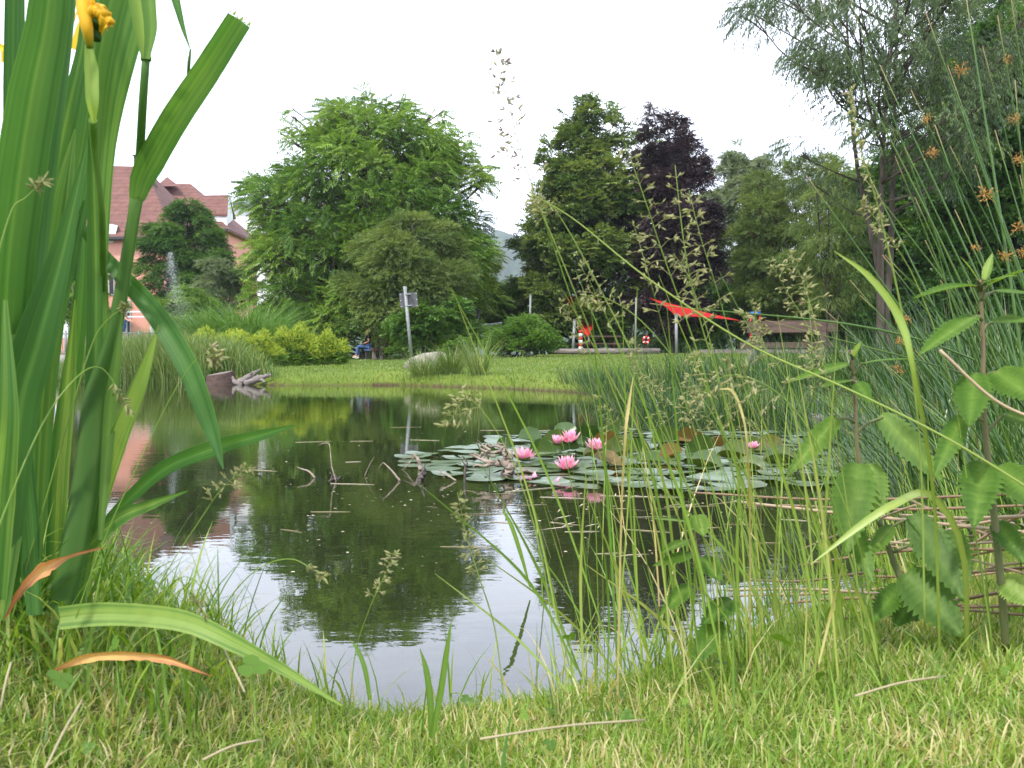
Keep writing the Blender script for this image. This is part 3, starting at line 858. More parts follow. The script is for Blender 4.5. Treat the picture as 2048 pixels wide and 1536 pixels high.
nb = empty('house', W(500, 700, 90), 'white house with grey roof, mostly hidden behind the walnut tree\'s left edge', 'house')
g = Geo(); pts = [W(462, 700, 90), W(462, 412, 90), W(492, 410, 90), W(530, 448, 90), W(560, 480, 90), W(560, 700, 90)]
b2 = [p + np.array((0, 8, 0)) for p in pts]
g.add(pts, [tuple(range(6))[::-1]]); g.add(b2, [tuple(range(6))])
for k in range(6): g.add([pts[k], pts[(k + 1) % 6], b2[(k + 1) % 6], b2[k]], [(0, 1, 2, 3)])
put(g, 'wall', M['white'], None, parent=nb)
g = Geo()
slab(g, [W(490, 404, 89.4), W(567, 486, 89.4), W(567, 486, 89.4) + np.array((0, 9, 0)), W(490, 404, 89.4) + np.array((0, 9, 0))], .3)
slab(g, [W(460, 408, 89.4), W(490, 404, 89.4), W(490, 404, 89.4) + np.array((0, 9, 0)), W(460, 408, 89.4) + np.array((0, 9, 0))], .3)
put(g, 'roof', M['greyroof'], None, parent=nb)
# pale street side seen through the gap beneath the walnut tree
g = Geo(); pbox(g, 520, 760, 632, 668, 95, 6); pbox(g, 560, 740, 600, 632, 96, 5)
put(g, 'low_building', M['white'], W(640, 700, 95), 'long pale low building glimpsed under the walnut tree', 'building')

# ---- plaza at the left: railing, wall, steps, pergola
pd = 36
pr_ = empty('railing', W(150, 712, pd), 'pale metal railing with thin upright bars on the stone wall at the left', 'railing')
g = Geo()
for yy in (668, 704): g.tube([W(86, yy, pd), W(330, yy - 2, pd)], .025, 5)
put(g, 'rail', M['steel'], None, parent=pr_)
g = Geo()
for k in range(58): g.tube([W(88 + k * 4.2, 668, pd), W(88 + k * 4.2, 704, pd)], .011, 4)
put(g, 'bars', M['steel'], None, parent=pr_)
for xx in (88, 132, 182, 230, 278, 326):
    g = Geo(); g.tube([W(xx, 661, pd), W(xx, 712, pd)], .035, 6); put(g, 'post', M['steel'], None, parent=pr_)
fr2 = empty('railing', W(640, 680, 60), 'grey railing glimpsed under the walnut tree, behind the yellow flowers', 'railing')
g = Geo()
for yy in (652, 678): g.tube([W(560, yy, 60), W(720, yy, 60)], .03, 5)
put(g, 'rail', M['steel'], None, parent=fr2)
g = Geo()
for k in range(40): g.tube([W(562 + k * 4, 652, 60), W(562 + k * 4, 684, 60)], .014, 4)
put(g, 'bars', M['steel'], None, parent=fr2)
g = Geo(); pbox(g, 20, 330, 706, 745, pd - .1, 1.2); put(g, 'stone_wall', M['stone'], W(150, 740, pd), 'low rough stone wall under the railing', 'wall')
g = Geo()
for k in range(4):
    g.box((-15.6 + k * .0, 33.4 - k * .42, .62 - .15 * k), (3.0, .44, .16))
put(g, 'stone_steps', M['paving'], (-15.6, 32.5, 0), 'broad pale steps leading down to the water at the far left', 'steps')
g = Geo(); pbox(g, -40, 330, 708, 714, pd + 1.1, 14); o = put(g, 'paving', M['paving'], W(150, 712, pd + 4)); tag(o, kind='structure')
pg = empty('pergola', W(270, 700, 44), 'pale timber pergola in front of the pink wall', 'pergola')
g = Geo()
for yy in (622, 632): pbox(g, 236, 322, yy, yy + 3, 43.5, .1)
put(g, 'beam', M['palewood'], None, parent=pg)
for xx in (301, 236):
    g = Geo(); pbox(g, xx, xx + 15, 624, 706, 43.6, .25); put(g, 'post', M['palewood'], None, parent=pg)
g = Geo(); pbox(g, 108, 136, 634, 676, 50, 5); put(g, 'white_kiosk', M['white'], W(122, 690, 50), 'small white kiosk behind the railing at the left', 'kiosk')

# ---- fountain spray
M['spray'] = leaf_mat('water_drops', [(0, (.75, .78, .82)), (1, (.9, .92, .95))], .5, .2, (1, 1, 1))
g = Geo()
n = 3600
u = rng.random(n)
h_ = np.where(rng.random(n) < .3, rng.random(n) ** .7, rng.random(n) ** 1.6)
pxs = 343 + 10 * rng.normal(size=n) * (1.35 - h_) + (1 - h_) ** 2 * rng.gamma(1.6, 18, n)
pys = 655 - 150 * h_
dd = 33 + rng.normal(0, .5, n)
pos = np.stack([(pxs - 1024) / F * dd, dd, CAM_H + (HORIZON - pys) / F * dd], 1)
tet = np.array([(0, 0, 1), (.94, 0, -.33), (-.47, .82, -.33), (-.47, -.82, -.33)])
g.scatter(tet, np.array([(0, 1, 2), (0, 2, 3), (0, 3, 1), (1, 3, 2)]), pos, frames(rand_unit(n)), rng.uniform(.003, .0085, n), .5)
o = g.build('fountain_spray', M['spray']); tag(o, 'fine white water drops of a fountain rising before the garden tree', kind='stuff')

# ---- reeds, ornamental grass, lady's mantle at the far left shore
def on_g(x, y):
    return np.stack([x, y, gh(x, y)], 1)


n = 60000
px_ = rng.uniform(95, 560, n); dd = rng.uniform(0, 1, n)
dd = 21 + 13 * dd
x = (px_ - 1024) / F * dd
sd_ = shore_dist(x, dd)
k = (sd_ > np.where(px_ > 415, .25, -.35)) & (sd_ < np.interp(px_, [100, 300, 450, 560], [1.0, 3.5, 2.6, .5]) * rng.random(n))
px_, dd, x, n = px_[k], dd[k], x[k], int(k.sum())
g = Geo(); b = on_g(x, dd)
hh = np.interp(px_, [95, 200, 330, 480, 560], [.55, 1.0, 1.15, .9, .3]) * rng.uniform(.6, 1.1, n)
blades(g, b, rng.uniform(0, 6.28, n), rng.uniform(.02, .3, n), hh, rng.uniform(.008, .016, n), rng.uniform(.1, 1.5, n), 4, rng.random(n))
tag(g.build('reed_bed', M['reed']), 'dense green reeds and sedges along the far left shore', kind='stuff')


M['bladegreen'] = leaf_mat('arching_grass_blades', [(0, (.06, .16, .03)), (.6, (.12, .25, .05)), (1, (.22, .34, .10))], .35, .45)


def grass_mound(label, px, d, n, hgt, rad, matn, group=None, name='ornamental_grass', cat='ornamental grass', w=.016, curl=(1.0, 2.4), vr=(0, .85), lean=(.05, .8), azb=None):
    o0 = on_ground(px, d)
    g = Geo()
    a = rng.uniform(0, 6.28, n); r_ = rad * .35 * np.sqrt(rng.random(n))
    b = np.stack([o0[0] + np.cos(a) * r_, o0[1] + np.sin(a) * r_, np.full(n, o0[2])], 1)
    az = a + rng.normal(0, .5, n)
    if azb is not None: az = azb + rng.normal(0, .7, n)
    blades(g, b, az, rng.uniform(*lean, n), hgt * rng.uniform(.55, 1.15, n), w * rng.uniform(.7, 1.2, n), rng.uniform(*curl, n), 6, rng.uniform(*vr, n))
    return put(g, name, M[matn], o0, label, cat, group)


grass_mound('tall fountain shaped green ornamental grass beside the walnut tree, left clump', 430, 31, 2600, 2.5, 1.8, 'bladegreen', 'ornamental grasses behind the yellow flowers')
grass_mound('tall fountain shaped green ornamental grass, right clump, touching the walnut foliage', 500, 30.5, 3000, 2.7, 1.9, 'bladegreen', 'ornamental grasses behind the yellow flowers')
grass_mound('lower ornamental grass clump left of the tall ones, near the fountain spray', 385, 32, 1600, 2.0, 1.5, 'bladegreen', 'ornamental grasses behind the yellow flowers')


def mantle(label, px, d, wpx, toppy, seed):
    """lady's mantle: a low mound of round leaves under a froth of yellow flowers"""
    r2 = np.random.default_rng(seed)
    o0 = on_ground(px, d); rx = wpx / F * d / 2
    h = CAM_H + (HORIZON - toppy) / F * d - o0[2]
    root = empty('ladys_mantle', o0, label, 'flowering plant', "yellow lady's mantle mounds")
    def dome(n, r0, r1, lo=-.1):
        v = rand_unit(n); v[:, 2] = np.abs(v[:, 2])
        r_ = r2.uniform(r0, r1, n)[:, None]
        lum = 1 + .12 * np.sin(v[:, :1] * 9 + seed) + .1 * np.sin(v[:, 1:2] * 8)
        return o0 + v * r_ * lum * np.array((rx, rx * .8, h)), v
    g = Geo(); p, v = dome(1500, .6, .93)
    tV, tF, tv = T['broad']
    g.scatter(tV, tF, p, frames(v + rng.normal(0, .4, v.shape), np.array((0, 0, 1.0)) + rng.normal(0, .5, v.shape)), .16, np.clip(.5 + r2.normal(0, .2, len(p)), 0, 1), 0, tv)
    g.build('foliage', M['bright'], root, origin=o0)
    g = Geo(); p, v = dome(6500, .86, 1.06)
    keep = p[:, 2] > o0[2] + h * .34 * (1 + .3 * np.sin(p[:, 0] * 5)); p, v = p[keep], v[keep]
    tV, tF, tv = T['small']
    g.scatter(tV, tF, p, frames(v + rng.normal(0, .6, v.shape), rand_unit(len(p))), .085, np.clip(.5 + r2.normal(0, .25, len(p)), 0, 1), 0, tv)
    g.build('blossom', M['yellow'], root, origin=o0)


for k, (a_, b_, c_, d_, lb) in enumerate([(350, 28.5, 110, 680, 'left end of the row, half behind the reeds'), (430, 27.8, 150, 668, 'in front of the ornamental grass'), (505, 27.3, 120, 672, 'just left of the largest right hand mound'),
                                           (590, 28.5, 105, 660, 'large mound beside the bench with the sitting person'), (650, 29, 90, 672, 'right end of the row, nearest the sitting person')]):
    mantle("mound of yellow lady's mantle, " + lb, a_, b_, c_, d_, k + 3)

# ---- person helper: one continuous skinned body, clothes as children
M['skin'] = solid_mat('skin', (.50, .27, .19), (.46, .24, .17), 20, .55, .3, .1, .002)
M['hair'] = solid_mat('auburn_hair', (.22, .07, .025), (.12, .035, .015), 40, .6, .4, .5, .004)
M['jeans'] = solid_mat('blue_denim', (.08, .15, .30), (.05, .10, .22), 30, .85, .1, .3, .003)
M['blackcloth'] = solid_mat('black_cloth', (.015, .015, .02), (.025, .025, .03), 30, .9, .1, .3, .003)
M['whitecloth'] = solid_mat('white_cloth', (.7, .7, .7), (.6, .6, .6), 20, .9, .1, .3, .003)


def skinned(name, verts, edges, radii, mat, parent, loc=(0, 0, 0), root=0, lv=2):
    me = bpy.data.meshes.new(name)
    me.from_pydata([tuple(float(c) for c in v) for v in verts], edges, [])
    o = bpy.data.objects.new(name, me); COL.objects.link(o)
    if parent: o.parent = parent
    o.location = loc
    md = o.modifiers.new('skin', 'SKIN'); md.use_smooth_shade = True
    for k, r_ in enumerate(radii):
        sv = me.skin_vertices[0].data[k]
        sv.radius = (r_, r_) if np.isscalar(r_) else r_
        sv.use_root = (k == root)
    ss = o.modifiers.new('sub', 'SUBSURF'); ss.levels = lv; ss.render_levels = lv
    me.materials.append(mat)
    return o


def hand_chain(V, E, Rd, wrist, dirv, side, up, k0):
    """palm, four fingers of unequal length and a thumb, appended to a skeleton"""
    dirv, side, up = [np.array(a, float) / np.linalg.norm(a) for a in (dirv, side, up)]
    w = np.array(wrist, float)
    palm = w + dirv * .055
    V.append(palm); Rd.append((.030, .016)); pi = len(V) - 1; E.append((k0, pi))
    for f, (off, ln) in enumerate(((-.027, .068), (-.009, .077), (.009, .072), (.026, .056))):
        a = w + dirv * .09 + side * off; b = a + dirv * ln * .5 - up * .008; c = b + dirv * ln * .4 - up * .022
        i = len(V); V.extend([a, b, c]); Rd.extend([.0085, .008, .0065]); E.extend([(pi, i), (i, i + 1), (i + 1, i + 2)])
    a = w + dirv * .035 - side * .034; b = a + dirv * .03 - side * .018; i = len(V)
    V.extend([a, b]); Rd.extend([.010, .008]); E.extend([(pi, i), (i, i + 1)])


def face_head(root, c, fwd, hairmat, hairlen=.0):
    """head features: nose, eyes, mouth, ears as one part; hair as another"""
    c = np.array(c, float); f = np.array(fwd, float); f /= np.linalg.norm(f); s = np.cross(f, (0, 0, 1)); s /= np.linalg.norm(s); up = np.cross(s, f)
    for q in (-1, 1):
        g = Geo(); g.tube([c + f * .085 + s * .03 * q + up * .005, c + f * .099 + s * .03 * q + up * .005], .011, 8); put(g, 'eye', M['dark'], None, parent=root)
    g = Geo(); g.tube([c + f * .093 - s * .022 - up * .062, c + f * .102 - up * .06, c + f * .093 + s * .022 - up * .062], .006, 6)
    put(g, 'mouth', M['redpaint'], None, parent=root)
    hv = [c + f * .035 + up * .105, c + up * .085 - f * .04, c - f * .075 + up * .02, c - f * .075 - up * (.07 + hairlen)]
    o = skinned('hair', [v - np.array(root.location) for v in hv], [(0, 1), (1, 2), (2, 3)], [(.07, .045), (.095, .08), (.085, .06), (.065, .035)], hairmat, root)


# seated person on the shaded bench, facing left, turned a little away
bd = 43
s0 = W(735, 708, bd); gz = float(gh(s0[0], bd))
person = empty('person', (s0[0], bd, gz), 'person with auburn hair in black top and blue jeans sitting on the shaded bench', 'person')
K = np.array
V_ = [K((0, 0, .53)), K((.0, 0, .68)), K((.02, 0, .88)), K((.03, 0, 1.02)), K((.01, 0, 1.09)), K((-.015, 0, 1.18)), K((-.02, 0, 1.225)),
      K((.02, -.10, .53)), K((-.38, -.12, .54)), K((-.44, -.13, .15)), K((-.60, -.14, .10)),
      K((.02, .10, .53)), K((-.42, .12, .54)), K((-.38, .13, .12)), K((-.54, .14, .06)),
      K((.03, -.19, .98)), K((.10, -.26, .74)), K((-.12, -.20, .66)),
      K((.03, .19, .98)), K((.10, .26, .74)), K((-.12, .16, .66))]
E_ = [(0, 1), (1, 2), (2, 3), (3, 4), (4, 5), (5, 6), (0, 7), (7, 8), (8, 9), (9, 10), (0, 11), (11, 12), (12, 13), (13, 14), (3, 15), (15, 16), (16, 17), (3, 18), (18, 19), (19, 20)]
R_ = [(.13, .15), (.12, .14), (.12, .17), (.09, .13), .055, .088, .08, .085, .06, .042, .035, .085, .06, .042, .035, .052, .040, .028, .052, .040, .028]
hand_chain(V_, E_, R_, V_[17], (-1, .1, -.1), (0, 1, 0), (0, 0, 1), 17)
hand_chain(V_, E_, R_, V_[20], (-1, -.1, -.1), (0, -1, 0), (0, 0, 1), 20)
skinned('body', V_, E_, R_, M['skin'], person)
skinned('jeans', [V_[0], V_[7], V_[8], V_[9] + K((.01, 0, .02)), V_[11], V_[12], V_[13] + K((.01, 0, .02))], [(0, 1), (1, 2), (2, 3), (0, 4), (4, 5), (5, 6)], [(.15, .17), .10, .075, .062, .10, .075, .062], M['jeans'], person)
skinned('top', [V_[0] + K((0, 0, .06)), V_[1], V_[2], V_[3] + K((0, 0, -.02)), V_[15], V_[16] * .6 + V_[15] * .4, V_[18], V_[19] * .6 + V_[18] * .4], [(0, 1), (1, 2), (2, 3), (3, 4), (4, 5), (3, 6), (6, 7)],
        [(.145, .16), (.135, .155), (.135, .185), (.10, .14), .07, .058, .07, .058], M['blackcloth'], person)
for q, v9 in ((-1, V_[9]), (1, V_[13])):
    skinned('shoe', [v9 + K((.03, 0, -.05)), v9 + K((-.06, 0, -.07)), v9 + K((-.17, 0, -.08))], [(0, 1), (1, 2)], [(.05, .045), (.05, .04), (.045, .03)], M['whitecloth'], person)
face_head(person, np.array(person.location) + K((-.02, 0, 1.19)), (-1, -.1, -.1), M['hair'], .06)

# standing visitor leaning on the railing at the left, mostly behind the iris leaves
s1 = W(243, 700, 36.7)
vis = empty('person', (s1[0], 36.7, .92), 'person in white shirt leaning on the railing, mostly hidden behind iris leaves', 'person')
V_ = [K((0, 0, .95)), K((0, 0, 1.12)), K((.02, 0, 1.32)), K((.03, 0, 1.46)), K((.05, 0, 1.54)), K((.07, 0, 1.65)), K((.08, 0, 1.72)),
      K((0, -.10, .92)), K((-.02, -.10, .50)), K((0, -.10, .09)), K((.14, -.10, .04)),
      K((0, .10, .92)), K((.05, .10, .50)), K((.10, .10, .09)), K((.24, .10, .04)),
      K((.03, -.19, 1.42)), K((.16, -.27, 1.18)), K((.36, -.30, 1.02)),
      K((.03, .19, 1.42)), K((.10, .25, 1.16)), K((.32, .05, 1.04))]
R_ = [(.12, .15), (.11, .14), (.12, .17), (.09, .13), .055, .088, .08, .085, .06, .042, .035, .085, .06, .042, .035, .052, .040, .028, .052, .040, .028]
E2 = list(E_[:20])
hand_chain(V_, E2, R_, V_[17], (1, -.1, -.3), (0, 1, 0), (0, 0, 1), 17)
hand_chain(V_, E2, R_, V_[20], (1, -.4, -.3), (0, -1, 0), (0, 0, 1), 20)
skinned('body', V_, E2, R_, M['skin'], vis)
skinned('shorts', [V_[0], V_[7], V_[8] * .8 + V_[7] * .2, V_[11], V_[12] * .8 + V_[11] * .2], [(0, 1), (1, 2), (0, 3), (3, 4)], [(.14, .17), .11, .085, .11, .085], M['jeans'], vis)
skinned('shirt', [V_[0] + K((0, 0, .03)), V_[1], V_[2], V_[3] + K((0, 0, -.02)), V_[15], V_[16] * .6 + V_[15] * .4, V_[18], V_[19] * .6 + V_[18] * .4], [(0, 1), (1, 2), (2, 3), (3, 4), (4, 5), (3, 6), (6, 7)],
        [(.145, .17), (.135, .155), (.14, .19), (.10, .14), .072, .06, .072, .06], M['whitecloth'], vis)
for v9 in (V_[9], V_[13]):
    skinned('shoe', [v9 + K((-.03, 0, -.03)), v9 + K((.06, 0, -.05)), v9 + K((.16, 0, -.055))], [(0, 1), (1, 2)], [(.05, .045), (.05, .035), (.045, .03)], M['blackcloth'], vis)
face_head(vis, np.array(vis.location) + K((.08, 0, 1.66)), (1, -.3, -.2), M['hair'])


# ---- benches
def bench(px, d, rot, L, label, seat_d=.42, zoff=0.0, th=.13, backh=.26, backz=.83):
    o0 = on_ground(px, d); o0[2] += zoff
    root = empty('park_bench', o0, label, 'bench')
    root.rotation_euler.z = rot
    def part(nm, c, s, mat=M['oldwood'], tilt=None, taper=1):
        g = Geo(); g.box(c, s, 0, .5, 0, taper, tilt); return g.build(nm, mat, root)
    part('seat', (0, -seat_d * .27, .40), (L, seat_d * .48, th)); part('seat', (0, seat_d * .25, .403), (L * .995, seat_d * .48, th))
    a = -.16; tl = [(1, 0, 0), (0, math.cos(a), -math.sin(a)), (0, math.sin(a), math.cos(a))]
    part('backrest', (.0, seat_d * .62 + .10, backz - .02), (L * .99, .07, backh), M['oldwood'], tl)
    for sx in (-.36, .36):
        part('back_post', (sx * L, seat_d * .62 + .0, .62), (.13, .08, .62), M['oldwood'], tl)
        for sy in (-.6, .6):
            part('leg', (sx * L, sy * seat_d * .5, .155), (.15, .13, .36), M['greywood'], None, .92)
    return root


bench(1574, 22, -.5, 1.95, 'weathered brown wooden bench on the lawn at the right, behind the rushes', zoff=.02)
b1 = bench(748, 43.2, -1.1, 1.25, 'dark shaded bench the auburn haired person sits on', seat_d=.5)

# ---- sign post seen from behind
o0 = on_ground(824, 34)
sg = empty('sign_post', o0, 'leaning grey metal post with the back of a small square sign', 'sign')
b0, t0 = o0.copy(), W(810, 573, 34)
b0[2] -= .1
g = Geo(); g.tube([b0, t0], .075 * .75, 12); put(g, 'post', M['steel'], None, parent=sg)
dv = (t0 - b0) / np.linalg.norm(t0 - b0)
ctr = W(817, 600, 34.0) + np.array((0, .11, 0))
ang = math.atan2(dv[0], dv[2])
g = Geo(); tl = np.array([(math.cos(ang), 0, math.sin(ang)), (0, 1, 0), (-math.sin(ang), 0, math.cos(ang))])
tz = np.array([(math.cos(.3), -math.sin(.3), 0), (math.sin(.3), math.cos(.3), 0), (0, 0, 1)])
M['signback'] = solid_mat('dull_grey_sign_back', (.10, .10, .105), (.07, .07, .075), 12, .6, .4, .1)
g.box(ctr, (.60, .012, .50), 0, .5, 0, 1, tl @ tz); pl = put(g, 'sign_plate', M['signback'], None, parent=sg)
for sx in (-.27, .27):
    for sz in (-.2, 0, .2):
        g = Geo(); p_ = ctr + (tl @ tz) @ np.array((sx, -.012, sz)); g.tube([p_, p_ + np.array((0, -.01, 0))], .012, 8); g.build('rivet', M['whitepaint'], pl, origin=sg.location)
for sz in (-.19, .19):
    g = Geo(); c_ = ctr + tl @ np.array((0, -.09, sz)); g.box(c_, (.20, .17, .035), 0, .5, 0, 1, tl); put(g, 'clamp', M['steel'], None, parent=sg)


# ---- rocks, stump, branches on the shore
def rock(label, px, d, size, rot, seed, name='boulder', matn='stone', tilt=0.0, sink=.25):
    r2 = np.random.default_rng(seed)
    nu, nv = 28, 18
    th = np.linspace(0, 2 * math.pi, nu, endpoint=False); phi = np.linspace(.02, math.pi - .02, nv)
    TH, PH = np.meshgrid(th, phi)
    v = np.stack([np.cos(TH) * np.sin(PH), np.sin(TH) * np.sin(PH), np.cos(PH)], 2).reshape(-1, 3)
    k = r2.normal(size=(9, 3)); k /= np.linalg.norm(k, axis=1, keepdims=True)
    cut = r2.uniform(.72, .95, 9)
    rr_ = np.min(np.minimum(1.0, cut / np.maximum(v @ k.T, .05)), axis=1)
    rr_ = rr_ * (1 + .035 * np.sin(v[:, 0] * 9 + 1) * np.sin(v[:, 1] * 11) + .02 * r2.normal(size=len(v)) * .6)
    v = v * rr_[:, None] * np.array(size) / 2
    c, s = math.cos(tilt), math.sin(tilt)
    v = np.stack([v[:, 0] * c + v[:, 2] * s, v[:, 1], -v[:, 0] * s + v[:, 2] * c], 1)
    c, s = math.cos(rot), math.sin(rot)
    v = np.stack([v[:, 0] * c - v[:, 1] * s, v[:, 0] * s + v[:, 1] * c, v[:, 2]], 1)
    o0 = on_ground(px, d)
    v = v + o0 + np.array((0, 0, size[2] * (.5 - sink)))
    i, j = np.meshgrid(np.arange(nv - 1), np.arange(nu), indexing='ij')
    q = np.stack([i * nu + j, (i + 1) * nu + j, (i + 1) * nu + (j + 1) % nu, i * nu + (j + 1) % nu], 2).reshape(-1, 4)
    g = Geo(); g.add(v, q, .5, 0, True)
    g.add([v[:nu].mean(0)] + list(v[:nu]), [(0, 1 + (k_ + 1) % nu, 1 + k_) for k_ in range(nu)], .5, 0, True)
    return put(g, name, M[matn], o0, label, 'rock')


rock('large pale boulder lying on the lawn at the foot of the sign post', 852, 24.5, (1.1, .7, .5), .15, 4, tilt=-.25, sink=.22)


def branchy(name, label, pts_list, mat, cat, group=None, knots=0.1, origin=None):
    """wood made of tapering crooked tubes: [(points, radii)] in world space"""
    g = Geo()
    for pts, rad in pts_list:
        p = cat_rom(pts, 6 * len(pts))
        r_ = np.interp(np.linspace(0, 1, len(p)), np.linspace(0, 1, len(rad)), rad)
        p = p + rng.normal(0, 1, p.shape) * r_[:, None] * knots
        g.tube(p, r_ * (1 + rng.normal(0, .08, len(p))), 7)
    return put(g, name, mat, pts_list[0][0][0] if origin is None else origin, label, cat, group)


M['drift'] = solid_mat('bleached_driftwood', (.34, .28, .23), (.15, .11, .09), 25, .85, .2, .8, .004)
M['driftdark'] = solid_mat('wet_dark_wood', (.05, .035, .025), (.025, .018, .012), 25, .35, .5, .8, .004)
sdp = 21.6
st0 = W(443, 768, sdp)
stp = empty('tree_stump', (st0[0], sdp, 0), 'short sawn tree stump standing in the water at the far shore', 'stump')
stp.scale = (1.2, 1.1, .9); stp.rotation_euler = (.05, -.08, .3)
g = Geo()
aa = np.linspace(0, 2 * math.pi, 25)[:-1]
rows = []
for zz, rr_ in ((-.1, .30), (.02, .27), (.12, .235), (.24, .225), (.27, .215)):
    rows.append(np.stack([np.cos(aa) * rr_ * (1 + .10 * np.sin(3 * aa) + .05 * np.sin(7 * aa)), np.sin(aa) * rr_ * (1 + .08 * np.cos(4 * aa)), zz + .03 * np.cos(aa)], 1))
g.add(np.concatenate(rows), [(i * 24 + j, i * 24 + (j + 1) % 24, (i + 1) * 24 + (j + 1) % 24, (i + 1) * 24 + j) for i in range(4) for j in range(24)], .5, 0, True)
g.build('trunk_base', M['oldwood'], stp)
g = Geo(); g.add(rows[-1] + np.array((0, 0, .002)), [tuple(range(24))], .5); g.build('sawn_top', M['greywood'], stp)
branchy('driftwood_branch', 'forked grey driftwood branch on the shore just right of the stump', [([W(476, 768, 21.5), W(500, 752, 21.6), W(522, 738, 21.8)], [.09, .06, .02]), ([W(462, 752, 21.6), W(470, 764, 21.5), W(484, 770, 21.4)], [.04, .06, .03]),
                                                     ([W(500, 753, 21.6), W(505, 742, 21.5)], [.03, .01])], M['greywood'], 'driftwood')
branchy('driftwood_branch', 'low lying driftwood branch farthest right of the stump', [([W(490, 768, 21.3), W(515, 758, 21.3), W(542, 750, 21.4)], [.06, .08, .03]), ([W(520, 757, 21.3), W(530, 765, 21.2)], [.04, .02]), ([W(535, 752, 21.3), W(538, 744, 21.3)], [.025, .008])], M['greywood'], 'driftwood')

# ---- playground and picnic place
g = Geo(); g.tube([W(1095, 703, 38.5), W(1320, 702, 38.5)], .11, 10)
put(g, 'edging_log', M['greywood'], W(1200, 703, 38.5), 'long pale timber log edging the playground lawn, left part', 'log')
g = Geo(); pbox(g, 1400, 1960, 699, 706, 34, .25)
put(g, 'edging_beam', M['greywood'], W(1680, 703, 34), 'long low pale edging beam running behind the weathered bench', 'beam')


def sail(label, pts, sag, ropes):
    root = empty('shade_sail', pts[0], label, 'shade sail', 'red shade sails over the playground')
    A, B, C = [np.array(p, float) for p in pts]
    n = 12
    V, idx = [], {}
    for i in range(n + 1):
        for j in range(n + 1 - i):
            u, v = i / n, j / n; w = 1 - u - v
            k = u * v + v * w + u * w
            cen = (A + B + C) / 3
            p = A * w + B * u + C * v
            p = p + (cen - p) * (.25 * (k < .26) * 0 + .9 * (1 / 3 - k) * 0) + np.array((0, 0, -sag)) * u * v * w * 27
            # concave edges
            e = min(u, v, w); t_ = max(u, v, w)
            p = p + (cen - p) * .16 * (1 - e * 3) * (1 - (2 * t_ - 1) ** 2 if t_ > .5 else 1)
            idx[i, j] = len(V); V.append(p)
    Fc = []
    for i in range(n):
        for j in range(n - i):
            Fc.append((idx[i, j], idx[i + 1, j], idx[i, j + 1]))
            if i + j < n - 1: Fc.append((idx[i + 1, j], idx[i + 1, j + 1], idx[i, j + 1]))
    g = Geo(); g.add(V, Fc, .5, 0, True); put(g, 'cloth', M['sailcloth'], None, parent=root)
    for a, b in ropes:
        g = Geo(); g.tube([a, b], .02, 5); put(g, 'rope', M['steel'], None, parent=root)


M['sailcloth'] = leaf_mat('red_sail_cloth', [(0, (.60, .015, .02)), (1, (.60, .015, .02))], .35, .7, (1.2, 1.0, 1.0))
sail('red triangular shade sail pulled down to a low tip, left one', [W(1085, 590, 50.5), W(1232, 590, 50.5), W(1176, 676, 46)], .3, [(W(1176, 675, 46), W(1180, 692, 46))])
sail('long thin red shade sail stretched out to the right', [W(1298, 596, 45), W(1484, 642, 40), W(1350, 632, 38.5)], .12, [(W(1484, 642, 40), W(1512, 650, 41))])
for (x0, y0, x1, y1, dd_, r_, lb) in ((1149, 640, 1145, 702, 41, .06, 'stout pale pole just left of the low red sail tip'), (1272, 596, 1270, 700, 46, .045, 'thin grey pole between linden trunk and life ring'), (1352, 628, 1353, 702, 38.4, .06, 'pale pole holding up the long red sail'),
                                     (1061, 590, 1058, 700, 44, .045, 'thin white pole left of the linden, above the leafy shrub')):
    g = Geo(); b_ = W(x1, y1, dd_); b_[2] = float(gh(b_[0], dd_)) - .1
    g.tube([b_, W(x0, y0, dd_)], r_, 8); g.tube([W(x0, y0, dd_), W(x0, y0 - 1, dd_)], r_ * 1.2, 8)
    put(g, 'sail_pole', M['steel'], b_, lb, 'pole')
g = Geo(); g.tube([W(1068, 626, 46), W(1070, 705, 46)], .09, 8); put(g, 'wooden_post', M['oldwood'], W(1070, 705, 46), 'brown wooden post beside the thin white pole', 'post')


def picnic(px, d, rot, label):
    o0 = on_ground(px, d); root = empty('picnic_table', o0, label, 'picnic table'); root.rotation_euler.z = rot
    for nm, c, s in (('tabletop', (0, 0, .76), (1.9, .75, .07)), ('seat', (0, -.75, .44), (1.9, .28, .06)), ('seat', (0, .75, .44), (1.9, .28, .06))):
        g = Geo(); g.box(c, s); g.build(nm, M['oldwood'], root)
    for sx in (-.7, .7):
        g = Geo(); g.box((sx, 0, .36), (.09, .55, .72), taper=.8); g.box((sx, 0, .38), (.088, 1.6, .09)); g.build('leg', M['oldwood'], root)


picnic(1195, 44, .1, 'dark wooden picnic table under the linden tree')
bp = W(1161, 700, 42)
bo = empty('striped_post', bp, 'red and white striped post beside the picnic table', 'post')
for k in range(6):
    g = Geo(); g.tube([W(1161, 700 - k * 6.6, 42), W(1161, 700 - (k + 1) * 6.6, 42)], .085 - .003 * (k % 2), 10)
    put(g, 'band', M['redpaint'] if k % 2 else M['whitepaint'], None, parent=bo)
lr = W(1292, 680, 43)
ro = empty('life_ring', lr, 'red and white life ring hanging beyond the edging log', 'life ring')
g = Geo(); aa = np.linspace(0, 2 * math.pi, 25); g.tube(np.stack([lr[0] + np.cos(aa) * .11, np.full(25, lr[1]), lr[2] + np.sin(aa) * .13], 1), .055, 8, cap=False); put(g, 'ring', M['redpaint'], None, parent=ro)
g = Geo()
for a_ in (.5, 2.1, 3.6, 5.2):
    q_ = np.linspace(a_, a_ + .4, 5); g.tube(np.stack([lr[0] + np.cos(q_) * .11, np.full(5, lr[1]), lr[2] + np.sin(q_) * .13], 1), .058, 8)
